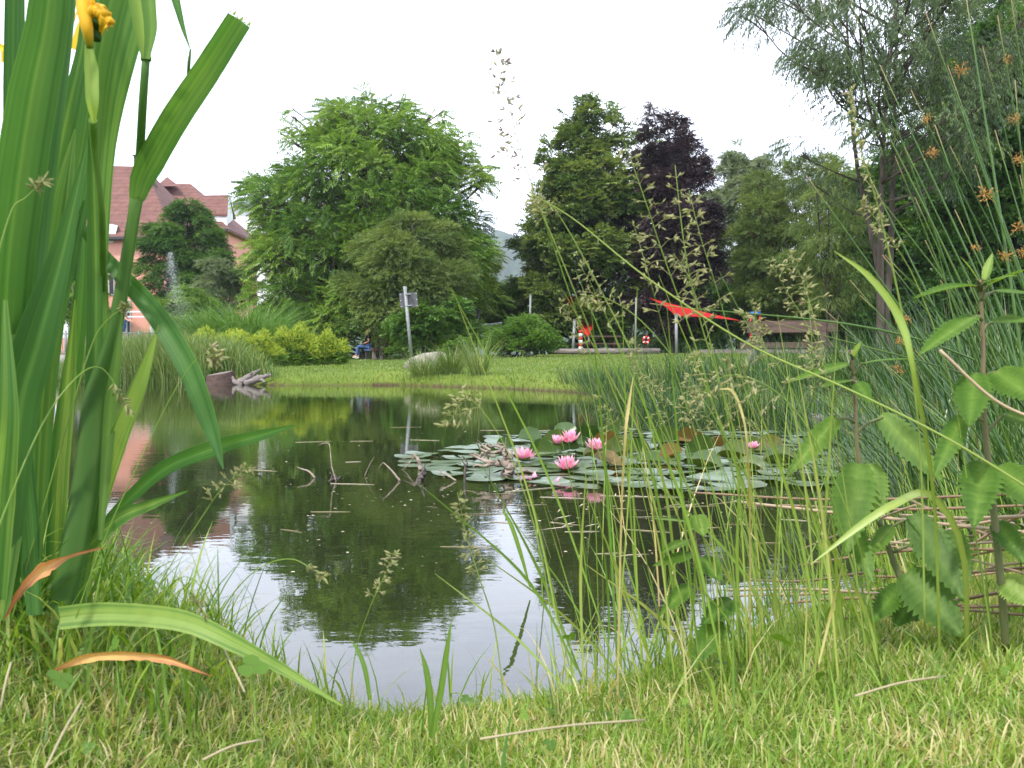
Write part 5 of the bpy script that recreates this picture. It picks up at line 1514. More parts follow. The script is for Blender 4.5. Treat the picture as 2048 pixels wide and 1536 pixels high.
def leaf_curve(g, pts, widths, v=.5, fold=.1, twist=0.0, n=26, rib=0.22, ncross=7, veins=False, rag=.008):
    """pts [(px,py,depth)], widths in photo pixels"""
    p3 = cat_rom([P(*p) for p in pts], n)
    dep = np.interp(np.linspace(0, 1, n), np.linspace(0, 1, len(pts)), [p[2] for p in pts])
    w = np.interp(np.linspace(0, 1, n), np.linspace(0, 1, len(widths)), widths) / F * dep
    if veins: ncross = 21
    ribbon(g, p3, w * (1 + rng.normal(0, rag, n)), facing_side(p3, twist), v, fold, rib=rib, ncross=ncross)
    if veins:      # fine parallel veins, slightly different along the leaf; browned tip
        col = rng.normal(0, .10, ncross) + .10 * np.cos(np.linspace(0, 6.28, ncross) * 1.5 + rng.uniform(0, 6))
        col[0] += .22; col[-1] += .22
        g.a[-1] = np.clip(g.a[-1] + np.tile(col, n) + np.repeat(.06 * np.sin(np.linspace(0, 9, n) + rng.uniform(0, 6)), ncross), 0, 1)
    return p3


# ---- yellow flag iris clump at the left
ibase = P(120, 1215, 1.10)
iris = empty('iris_plant', ibase, 'big clump of sword shaped green iris leaves with withered yellow flowers filling the left edge', 'iris')
IL = [  # points (px,py,depth), widths, v, twist
    ([(10, 1240, 1.1), (5, 900, 1.0), (12, 600, .93), (32, 400, .9), (62, 200, .88), (90, 60, .87), (104, -60, .86)], [46, 72, 92, 98, 95, 82, 76], .30, .25),
    ([(20, 1230, 1.12), (25, 900, 1.05), (40, 700, 1.0), (62, 450, .98), (90, 250, .96), (116, 100, .95), (134, -50, .94)], [42, 66, 76, 80, 70, 52, 44], .14, -.2),
    ([(70, 1230, 1.15), (62, 900, 1.08), (72, 600, 1.03), (88, 380, 1.0), (101, 220, 1.0), (132, 66, 1.0)], [28, 34, 34, 30, 24, 12], .04, -.4),
    ([(50, 1220, 1.15), (55, 900, 1.1), (76, 620, 1.07), (112, 400, 1.05), (145, 230, 1.04), (170, 100, 1.04), (186, -50, 1.04)], [38, 50, 56, 62, 54, 34, 30], .38, .2),
    ([(70, 1225, 1.2), (85, 900, 1.16), (112, 640, 1.12), (160, 380, 1.1), (196, 150, 1.09), (222, -60, 1.08)], [26, 34, 34, 48, 60, 62], .30, -.15),
    ([(60, 1210, 1.1), (72, 820, 1.04), (98, 600, 1.02), (124, 400, 1.0), (150, 258, 1.0)], [34, 56, 58, 44, 3], .52, .3),
    ([(10, 1200, 1.0), (30, 850, .95), (72, 680, .93), (124, 500, .92), (174, 288, .91)], [46, 84, 78, 42, 3], .26, -.1),
    ([(28, 1235, 1.25), (24, 800, 1.2), (28, 400, 1.15), (32, -60, 1.1)], [30, 44, 44, 40], .0, -.4),
    ([(150, 1215, 1.12), (185, 1000, 1.12), (197, 760, 1.11), (194, 520, 1.1), (206, 300, 1.09), (226, 130, 1.07), (272, -60, 1.06)], [30, 40, 44, 40, 44, 78, 96], .50, .1),
    ([(140, 1215, 1.15), (175, 1000, 1.12), (188, 760, 1.1), (190, 540, 1.08), (186, 350, 1.05), (184, 240, 1.03)], [26, 30, 34, 30, 22, 10], .42, -.3),
    ([(60, 1225, 1.1), (70, 1000, 1.1), (88, 740, 1.09), (128, 540, 1.08), (168, 400, 1.08)], [28, 38, 34, 28, 3], .22, .3),
    ([(100, 1220, 1.2), (120, 900, 1.18), (150, 700, 1.16), (163, 560, 1.15), (170, 430, 1.15)], [26, 36, 34, 26, 4], .30, .2),
    ([(-10, 1200, .9), (0, 1000, .88), (15, 820, .86), (10, 600, .86)], [40, 55, 40, 8], .55, .2),
    ([(70, 1230, 1.0), (60, 1050, 1.0), (48, 900, .99), (60, 740, .98), (72, 620, .97)], [30, 44, 44, 30, 4], .22, -.5),
    ([(165, 1200, 1.15), (192, 1030, 1.13), (228, 900, 1.1), (278, 770, 1.08), (318, 650, 1.07)], [16, 34, 40, 30, 2], .92, .1),
    ([(155, 440, 1.12), (190, 490, 1.11), (238, 545, 1.1), (310, 625, 1.08), (375, 730, 1.06), (420, 850, 1.05), (447, 938, 1.04)], [14, 22, 32, 42, 46, 34, 3], .22, .25),
    ([(190, 1070, 1.12), (250, 1005, 1.11), (330, 935, 1.1), (430, 895, 1.09), (520, 870, 1.08), (592, 850, 1.07)], [14, 24, 30, 34, 22, 2], .26, .2),
    ([(150, 1120, 1.12), (230, 1040, 1.1), (300, 1010, 1.09), (375, 982, 1.08)], [26, 34, 20, 2], .55, .1),
    ([(120, 1236, 1.0), (200, 1228, 1.0), (300, 1232, .99), (380, 1246, .98), (460, 1282, .97), (560, 1335, .97), (685, 1412, .97)], [46, 46, 44, 42, 36, 22, 3], .97, .05),
    ([(345, -30, .95), (355, 10, .95), (368, 60, .95), (383, 106, .95)], [24, 18, 10, 1], .30, .5),
    ([(120, -40, .95), (122, 60, .96), (100, 140, .97), (90, 200, .98)], [60, 40, 20, 2], .5, .1),
    ([(20, 1230, 1.2), (45, 900, 1.15), (60, 600, 1.1), (75, 330, 1.06), (88, 120, 1.04), (100, 20, 1.02)], [30, 40, 48, 44, 24, 3], .75, .1),
    ([(110, 1230, 1.2), (120, 980, 1.16), (138, 760, 1.14), (150, 600, 1.12)], [22, 30, 26, 3], .7, .2),
    ([(0, 1240, 1.0), (25, 1050, .98), (30, 880, .96), (28, 700, .95), (45, 560, .94)], [30, 42, 44, 36, 4], .7, -.2),
]
for k, (pts, wd, v_, tw_) in enumerate(IL):
    g = Geo(); leaf_curve(g, pts, wd, v_, .12, tw_, veins=True); put(g, 'leaf', M['iris'], None, parent=iris)
# the thick flower stalk that carries the snapped leaf
g = Geo(); pts = [(118, 1225, 1.1), (150, 1090, 1.1), (178, 930, 1.1), (192, 800, 1.1), (225, 680, 1.09), (250, 540, 1.08), (268, 430, 1.07), (274, 392, 1.07)]
p3 = cat_rom([P(*p) for p in pts], 30)
wd = np.interp(np.linspace(0, 1, 30), np.linspace(0, 1, 8), [52, 58, 58, 54, 32, 27, 25, 29]) / F * 1.09
M3 = frames(np.gradient(p3, axis=0), np.tile(np.array((0, 1.0, 0)), (30, 1)))
a_ = np.arange(14) / 14 * 6.283
V_ = p3[:, None] + M3[:, :, 0][:, None] * (np.cos(a_)[None, :, None] * wd[:, None, None] / 2) + M3[:, :, 2][:, None] * (np.sin(a_)[None, :, None] * wd[:, None, None] * .27)
g.add(V_.reshape(-1, 3), [(i * 14 + j, i * 14 + (j + 1) % 14, (i + 1) * 14 + (j + 1) % 14, (i + 1) * 14 + j) for i in range(29) for j in range(14)], np.repeat(np.linspace(.58, .72, 30), 14) + np.tile(.12 * np.cos(np.arange(14) * 2.7), 30), 0, True)
put(g, 'flower_stalk', M['iris'], None, parent=iris)
g = Geo(); p3 = leaf_curve(g, [(200, 1080, 1.09), (212, 930, 1.09), (222, 800, 1.085), (236, 690, 1.08), (246, 610, 1.08)], [10, 22, 26, 14, 2], .66, .1, .2); put(g, 'leaf_sheath', M['iris'], None, parent=iris)
g = Geo(); leaf_curve(g, [(273, 398, 1.065), (283, 360, 1.06), (302, 320, 1.05), (350, 235, 1.02), (410, 145, 1.0), (478, 38, .98)], [30, 46, 54, 56, 54, 50], .45, .16, .15, 30, veins=True)
put(g, 'snapped_leaf', M['iris'], None, parent=iris)
g = Geo(); pe = P(478, 38, .98); s_ = facing_side(cat_rom([P(410, 145, 1.0), pe], 5))[-1]; t_ = (pe - P(410, 145, 1.0)); t_ /= np.linalg.norm(t_)
tri = []
for k in range(6):
    a0 = pe + s_ * (.012 * (-1 + k / 3)); a1 = pe + s_ * (.012 * (-1 + (k + 1) / 3)); tri = [a0, a1, (a0 + a1) / 2 + t_ * (.006 if k % 2 else .002)]
    g.add(tri, [(0, 1, 2)], .95)
put(g, 'torn_end', M['iris'], None, parent=iris)
g = Geo(); g.tube(cat_rom([P(266, 440, 1.12), P(275, 370, 1.09), P(281, 290, 1.04), P(286, 200, 1.0), (P(292, 116, .99))], 12), [.0050, .0046, .0042, .0040], 10, v=.62); g.tube(cat_rom([P(292, 121, .99), P(292, 113, .99)], 4), [.0052, .0052], 10, v=.85); put(g, 'side_stalk', M['iris'], None, parent=iris)
g = Geo(); leaf_curve(g, [(292, 118, .985), (287, 70, .985), (279, 10, .985), (268, -50, .985)], [18, 36, 42, 36], .78, .25, .1); leaf_curve(g, [(294, 118, .975), (303, 60, .975), (299, 0, .975), (296, -50, .975)], [12, 26, 30, 20], .6, .25, -.3); put(g, 'spathe', M['iris'], None, parent=iris)
g = Geo(); g.tube(cat_rom([P(205, 760, 1.16), P(206, 600, 1.12), P(204, 440, 1.0), P(190, 310, .96), P(186, 240, .92)], 16), [.0035, .0035, .003, .004], 8, v=.8); put(g, 'side_stalk', M['iris'], None, parent=iris)
g = Geo(); leaf_curve(g, [(188, 246, .91), (184, 200, .9), (182, 140, .9), (176, 90, .9)], [6, 25, 27, 14], .93, .3, .1); put(g, 'spathe', M['iris'], None, parent=iris)
g = Geo(); p3 = cat_rom([P(180, 95, .89), P(175, 60, .88), P(168, 20, .88), (P(168, -30, .88))], 12); g.tube(p3, [.003, .005, .0065, .0062], 12, v=np.repeat(np.linspace(0, .95, 12), 12)); put(g, 'withered_flower', M['irisyellow'], None, parent=iris)
g = Geo(); g.tube(cat_rom([P(190, 80, .89), P(193, 55, .89), P(196, 38, .88)], 8), [.005, .005, .004], 8, v=.1); put(g, 'flower_tube', M['iris'], None, parent=iris)
g = Geo(); rq = np.random.default_rng(3)
p3 = cat_rom([P(176, 28, .88), P(185, 20, .88), P(198, 24, .88), P(210, 32, .88), P(227, 46, .88)], 16); g.tube(p3 + rq.normal(0, .0012, p3.shape), [.003, .006, .007, .006, .002], 9, v=.5)
for k in range(7):
    c = p3[2 + 2 * k if k < 6 else 13]; leaf = cat_rom([c, c + rq.normal(0, .006, 3), c + rq.normal(0, .010, 3)], 5); ribbon(g, leaf, [.005, .007, .002], rq.normal(size=3), .3 + .1 * k, .3)
put(g, 'curled_petal', M['irisyellow'], None, parent=iris)
g = Geo(); leaf_curve(g, [(-12, 92, 1.2), (0, 95, 1.2), (8, 103, 1.2), (4, 125, 1.2)], [10, 16, 14, 4], .8, .3); put(g, 'yellow_petal', M['irisyellow'], None, parent=iris)
g = Geo(); leaf_curve(g, [(150, 100, 1.3), (156, 75, 1.3), (160, 55, 1.3), (162, 40, 1.3)], [16, 18, 14, 4], .9, .3); put(g, 'yellow_petal', M['irisyellow'], None, parent=iris)
g = Geo(); g.tube([P(376, 152, 1.01), P(378, 125, 1.01), P(381, 98, 1.01)], [.0015, .0018, .001], 6, v=.7); put(g, 'broken_tip', M['iris'], None, parent=iris)

# dead iris leaves
g = Geo(); leaf_curve(g, [(10, 1238, .95), (42, 1178, .95), (85, 1138, .96), (135, 1112, .97), (210, 1094, .98)], [3, 15, 27, 12, 2], [.0, .15, .6, .45, .1], .35, [.1, .5, .2, .9, .4], veins=True, rag=.10); put(g, 'dead_leaf', M['deadleaf'], P(85, 1138, .96), 'curled orange brown dead leaf at the foot of the iris', 'dead leaf')
g = Geo(); leaf_curve(g, [(95, 1345, .95), (165, 1316, .95), (250, 1308, .94), (320, 1314, .94), (370, 1330, .94), (425, 1352, .94)], [6, 18, 20, 18, 11, 2], [.1, .95, .8, .6, .4, .0], .35, [.9, .5, .7, .4, .9], veins=True, rag=.08); put(g, 'dead_leaf', M['deadleaf'], P(250, 1308, .94), 'long arched orange dead leaf lying above the grass, below the pale green leaf', 'dead leaf')


# ---- nettles
def nettle_leaf(g, base, tip, width, face=.5, v=.5, cupv=.12, bend=.12, rnd=0):
    base = np.array(base, float); tip = np.array(tip, float); bend = rng.uniform(.04, .26); cupv = rng.uniform(-.05, .3); face = min(1, max(.1, face + rng.normal(0, .12)))
    ax = tip - base; L = np.linalg.norm(ax); d = ax / L
    view = CAMV - (base + tip) / 2; view /= np.linalg.norm(view)
    nr = face * view + (1 - face) * np.array((0, 0, 1.0)); nr -= nr.dot(d) * d; nr /= np.linalg.norm(nr)
    sd_ = np.cross(d, nr)
    nt_ = 13; rows = []
    for k in range(nt_ * 2 + 1):
        u = k / (nt_ * 2)
        w = width / 2 * (math.sin(math.pi * min(1, (u + .02) ** .62)) ** .8 if u < 1 else 0)
        tooth = 1.0 if k % 2 == 0 else .74
        fwd = .06 * L * (1 - u) if k % 2 == 0 else 0
        back = -L * .07 * max(0, 1 - u * 8)
        c = base + d * L * u - nr * bend * L * (u ** 1.6) + nr * bend * L * u * .5
        row = []
        for s, m in ((-1, 1), (-1, .52), (0, 0), (1, .52), (1, 1)):
            e = w * m * (tooth if m == 1 else 1)
            ripple = .035 * width * (1 if k % 2 else -1) * (m == .52)
            row.append(c + sd_ * s * e + nr * (cupv * e + ripple) + d * ((fwd if m == 1 else 0) + back * m + m * L * .03))
        rows.append(row)
    V = np.array(rows).reshape(-1, 3); n = nt_ * 2 + 1
    q = [(i * 5 + j, i * 5 + j + 1, (i + 1) * 5 + j + 1, (i + 1) * 5 + j) for i in range(n - 1) for j in range(4)]
    vv = np.tile([.0, .0, .32, .0, .0], n) + v + np.repeat(rng.normal(0, .03, n), 5) + np.tile([.14, .05, 0, -.05, .0], n) + np.repeat([-.07 if i % 2 else .05 for i in range(n)], 5) * np.tile([.6, 1, 0, 1, .6], n)
    g.add(V, q, np.clip(vv, 0, 1), 0, True)


def nettle(label, stem, radius, leaves, group='stinging nettles in the right foreground', ks=1.27):
    if 'smallest' in label: ks = 1.12
    stem = [(a, b, c * ks) for a, b, c in stem]; radius *= ks
    leaves = [(a, b, c, d, e, f * ks, h * ks, i, j) for a, b, c, d, e, f, h, i, j in leaves]
    p3 = cat_rom([P(*p) for p in stem], 30)
    root = empty('nettle', p3[0], label, 'nettle', group)
    g = Geo(); g.tube(p3, [radius, radius * .9, radius * .6, radius * .35], 8, v=np.repeat(np.clip(np.linspace(.2, .9, 30) + rng.normal(0, .08, 30), 0, 1), 8)); stm = put(g, 'stem', M['nettlestem'], None, parent=root)
    n = 260; idx = rng.integers(0, 29, n); bb = p3[idx]; g = Geo(); az = rng.uniform(0, 6.28, n)
    blades(g, bb, az, 1.3, rng.uniform(.002, .0045, n), .0003, .2, 1, .9); g.build('hairs', M['spikelet'], stm, origin=root.location)
    for (bx, by, tx, ty, w, d0, d1, face, v_) in leaves:
        g = Geo(); b_, t_ = P(bx, by, d0), P(tx, ty, d1)
        k = np.argmin(np.linalg.norm(p3 - b_, axis=1)); s0 = p3[min(len(p3) - 1, k)]
        if np.linalg.norm(s0 - b_) < .002 or True:
            j = max(0, k - 1); s0 = p3[j]
        nettle_leaf(g, b_, t_, w / F * (d0 + d1) / 2, face, v_ + (.08 if by < 850 else .03)); lf = put(g, 'leaf', M['nettle'], None, parent=root)
        g = Geo(); g.tube(cat_rom([s0, (s0 + b_) / 2 + np.array((0, 0, .002)), b_ + (t_ - b_) * .04], 6), [radius * .5, radius * .4, radius * .3], 6, v=.5); g.build('petiole', M['nettlestem'], lf, origin=root.location)


nettle('tallest nettle, at the right edge of the picture', [(2012, 1300, 1.02), (2003, 1180, 1.0), (1985, 1000, .99), (1968, 830, .98), (1966, 680, .97), (1960, 560, .96)], .0042,
       [(1948, 572, 1828, 582, 46, .95, .93, .25, .45), (1975, 572, 2065, 528, 44, .95, .93, .25, .5), (1955, 560, 1925, 512, 20, .95, .94, .6, .8), (1968, 560, 1985, 505, 20, .95, .95, .6, .8), (1968, 565, 2035, 545, 32, .94, .9, .3, .6),
        (1952, 632, 1838, 700, 56, .96, .90, .45, .5), (1990, 582, 2075, 588, 40, .97, .95, .2, .45), (1982, 645, 2080, 640, 52, .97, .95, .35, .45),
        (1950, 745, 1938, 848, 82, .96, .91, .75, .35), (1990, 742, 2075, 800, 100, .97, .92, .55, .45), (1925, 832, 1872, 945, 52, .97, .93, .8, .4), (2010, 828, 2080, 850, 44, .98, .95, .4, .55),
        (1968, 925, 1948, 1045, 92, .97, .92, .7, .42), (1995, 932, 2085, 1010, 96, .97, .92, .6, .45), (1992, 1045, 2050, 1120, 60, 1.0, .96, .6, .3), (2005, 1160, 2070, 1210, 70, 1.0, .97, .6, .9)])
nettle('middle nettle with a stem leaning to the left, in front of the lily patch', [(1835, 1240, 1.08), (1790, 1130, 1.08), (1750, 1020, 1.08), (1718, 920, 1.07), (1710, 800, 1.06), (1704, 700, 1.05)], .0036,
       [(1698, 728, 1575, 762, 34, 1.05, 1.03, .2, .5), (1722, 728, 1822, 710, 34, 1.05, 1.03, .2, .5), (1700, 708, 1685, 690, 10, 1.04, 1.03, .5, .8), (1706, 712, 1722, 682, 14, 1.04, 1.03, .5, .8), (1700, 762, 1640, 772, 34, 1.05, 1.02, .35, .5), (1714, 765, 1738, 800, 40, 1.04, 1.0, .7, .35),
        (1676, 834, 1575, 948, 52, 1.06, 1.02, .75, .55), (1762, 830, 1885, 960, 66, 1.07, 1.02, .75, .5), (1717, 928, 1692, 1105, 96, 1.06, 1.0, .85, .5), (1740, 928, 1756, 1040, 66, 1.07, 1.03, .7, .62),
        (1700, 1040, 1745, 1160, 50, 1.06, 1.0, .8, .5), (1785, 1052, 1735, 1110, 40, 1.07, 1.03, .7, .6), (1826, 1030, 1930, 1200, 84, 1.06, 1.0, .85, .35), (1905, 1060, 1925, 1200, 70, 1.05, 1.0, .8, .45), (1812, 1146, 1925, 1272, 112, 1.06, 1.0, .8, .4), (1802, 1170, 1745, 1240, 60, 1.07, 1.03, .7, .35), (1830, 1190, 1790, 1250, 70, 1.09, 1.06, .7, .3)])
nettle('smallest nettle, standing at the water edge left of the others', [(1418, 1330, 1.22), (1412, 1240, 1.22), (1402, 1150, 1.22), (1392, 1080, 1.21), (1386, 1040, 1.2)], .0018,
       [(1378, 1044, 1300, 1034, 24, 1.2, 1.17, .3, .7), (1392, 1030, 1408, 1070, 48, 1.19, 1.16, .6, .7), (1376, 1082, 1322, 1100, 32, 1.2, 1.17, .5, .6), (1384, 1108, 1308, 1128, 30, 1.2, 1.17, .4, .5), (1402, 1115, 1442, 1160, 54, 1.2, 1.16, .6, .45),
        (1378, 1172, 1322, 1226, 40, 1.21, 1.17, .7, .5), (1466, 1200, 1405, 1245, 66, 1.21, 1.17, .5, .35), (1438, 1240, 1385, 1332, 62, 1.2, 1.15, .8, .45)])


# ---- big rush plant leaning in from the right
rb = P(2150, 1150, 1.45)
rush = empty('rush_plant', rb, 'large rush plant leaning in from the right edge, long thin stems with brown flower tufts', 'rush')
tips = [(1628, -20, .95), (1690, -30, 1.0), (1850, 20, 1.0), (1965, 92, .95), (1995, 30, .98), (1795, 265, 1.05), (1822, 180, 1.0), (1790, 312, 1.0), (1612, 350, 1.1), (1720, 345, 1.1), (1900, 292, 1.1), (1830, 395, 1.1), (2020, -20, .9), (2060, -30, .95), (1930, -20, 1.05),
        (1735, 345, 1.2), (1765, 510, 1.2), (1770, 510, 1.05), (1700, 560, 1.2), (1850, 480, 1.15), (1880, 560, 1.15), (1950, 330, 1.2), (1990, 260, 1.1), (2030, 160, 1.1), (1910, 420, 1.25), (1720, 590, 1.3), (1650, 620, 1.35), (1800, 620, 1.3), (1830, 700, 1.3), (1760, 720, 1.3), (1900, 640, 1.3),
        (1530, 640, 1.15), (1300, 607, 1.1), (1690, 860, 1.3), (1780, 800, 1.3), (1850, 810, 1.3), (2000, 420, 1.2), (2040, 350, 1.2), (1935, 560, 1.2), (2010, 620, 1.2), (1870, 250, 1.2), (1760, 130, 1.15), (1895, 130, 1.15)]
rr3 = random.Random(9)
for k, (tx, ty, td) in enumerate(tips):
    bx, by, bd_ = rr3.uniform(2090, 2260), rr3.uniform(1080, 1220), rr3.uniform(1.05, 1.3)
    td *= 1.28; bd_ *= 1.28
    if k in (31, 32): bx, by = 2300, rr3.uniform(860, 960)
    mx_, my_ = (tx * .45 + bx * .55), (ty * .45 + by * .55)
    sag = -rr3.uniform(10, 45) if k not in (32,) else -90
    g = Geo(); r_ = rr3.uniform(.0014, .0023)
    n_ = 18; p3 = cat_rom([P(bx, by, bd_), P(mx_ + rr3.uniform(-8, 8), my_ + sag, (td + bd_) / 2), P(tx, ty, td)], n_)
    g.tube(p3, [r_, r_, r_ * .8, r_ * .25], 7, v=np.repeat(np.clip(np.concatenate([np.full(n_ - 2, rr3.uniform(.2, .75)), [.9, 1]]), 0, 1), 7))
    put(g, 'stem', M['juncus'], None, parent=rush)
for (fx, fy, fd, sz) in ((1922, 140, .97, 26), (1855, 237, 1.0, 22), (1862, 305, 1.0, 22), (1970, 388, 1.0, 30), (1952, 495, 1.05, 16), (2030, 237, .98, 20), (2036, 455, 1.0, 22), (2012, 512, 1.0, 22), (2042, 505, 1.0, 18), (1805, 640, 1.1, 26), (1800, 680, 1.1, 18), (1797, 738, 1.1, 22), (2036, 318, .95, 22), (2015, 120, 1.0, 18)):
    fd *= 1.28; g = Geo(); c = P(fx, fy, fd); s_ = sz * .78 / F * fd
    n = 60; pos = c + rng.normal(0, .3, (n, 3)) * s_
    ov = np.array([(0, 0, 0), (-.18, .5, .05), (0, 1, 0), (.18, .5, .05), (0, .5, .2)])
    g.scatter(ov, np.array([(0, 1, 4), (1, 2, 4), (2, 3, 4), (3, 0, 4)]), pos, frames(pos - c + rng.normal(0, .2, (n, 3)) * s_, rand_unit(n)), s_ * rng.uniform(.2, .35, n), rng.random(n))
    for k in range(10): g.tube([c, pos[k]], .0004, 4, v=.5)
    put(g, 'flower_cluster', M['juncflower'], None, parent=rush)


# ---- flowering grasses
def flowering_grass(label, stem, r_, f0, blen, nb, dens, v=.5, sp_v=.4, group='flowering grasses in the foreground', spl=.0055, name='flowering_grass', seed=0, tight=False):
    r2 = np.random.default_rng(seed + 77)
    n = 34; p3 = cat_rom([P(*p) for p in stem], n)
    root = empty(name, p3[0], label, 'grass', group)
    g = Geo(); g.tube(p3, [r_, r_ * .9, r_ * .7, r_ * .35], 6, v=v); put(g, 'stem', M['stalk'], None, parent=root)
    g = Geo(); pos, dirs = [], []
    tdir = np.gradient(p3, axis=0); tdir /= np.linalg.norm(tdir, axis=1, keepdims=True)
    for k in range(nb):
        f = f0 + (1 - f0) * (k / nb) ** .9
        x = f * (n - 1); i = min(int(x), n - 2); b = p3[i] + (p3[i + 1] - p3[i]) * (x - i)
        for q in range(1 if tight else (3 if k % 3 == 0 else 2)):
            a = r2.normal(size=3); a -= a.dot(tdir[i]) * tdir[i]; a /= np.linalg.norm(a)
            L = blen * (1 - .75 * (f - f0) / (1 - f0 + 1e-6)) * r2.uniform(.5, 1.1)
            e = b + a * L * (.85 if not tight else .2) + tdir[i] * L * .5 * r2.uniform(.3, 1.2) + np.array((0, 0, -.18 * L))
            m = (b + e) / 2 + np.array((0, 0, .10 * L))
            br = cat_rom([b, m, e], 6); g.tube(br, [.00035, .0003, .0002], 4, cap=False, v=.6)
            ns_ = max(3, int(1.5 * dens * L / .01)); u = r2.uniform(.35, 1, ns_)
            pp = np.stack([np.interp(u * 5, np.arange(6), br[:, c]) for c in range(3)], 1)
            pos.append(pp); dirs.append((e - b)[None] / max(L, 1e-6) + r2.normal(0, .45, (ns_, 3)))
    pos = np.concatenate(pos); dirs = np.concatenate(dirs); N = len(pos)
    ov = np.array([(0, 0, 0), (-.17, .35, 0), (-.10, .75, 0), (0, 1, 0), (.10, .75, 0), (.17, .35, 0), (0, .4, .13), (0, .4, -.13)])
    fc = np.array([(0, 1, 6), (1, 2, 6), (2, 3, 6), (3, 4, 6), (4, 5, 6), (5, 0, 6), (1, 0, 7), (2, 1, 7), (3, 2, 7), (4, 3, 7), (5, 4, 7), (0, 5, 7)])
    g.scatter(ov, fc, pos, frames(dirs, rand_unit(N)), spl * 1.3 * r2.uniform(.7, 1.3, N), np.clip(sp_v + r2.normal(0, .15, N), 0, 1))
    put(g, 'panicle', M['spikelet'], None, parent=root)


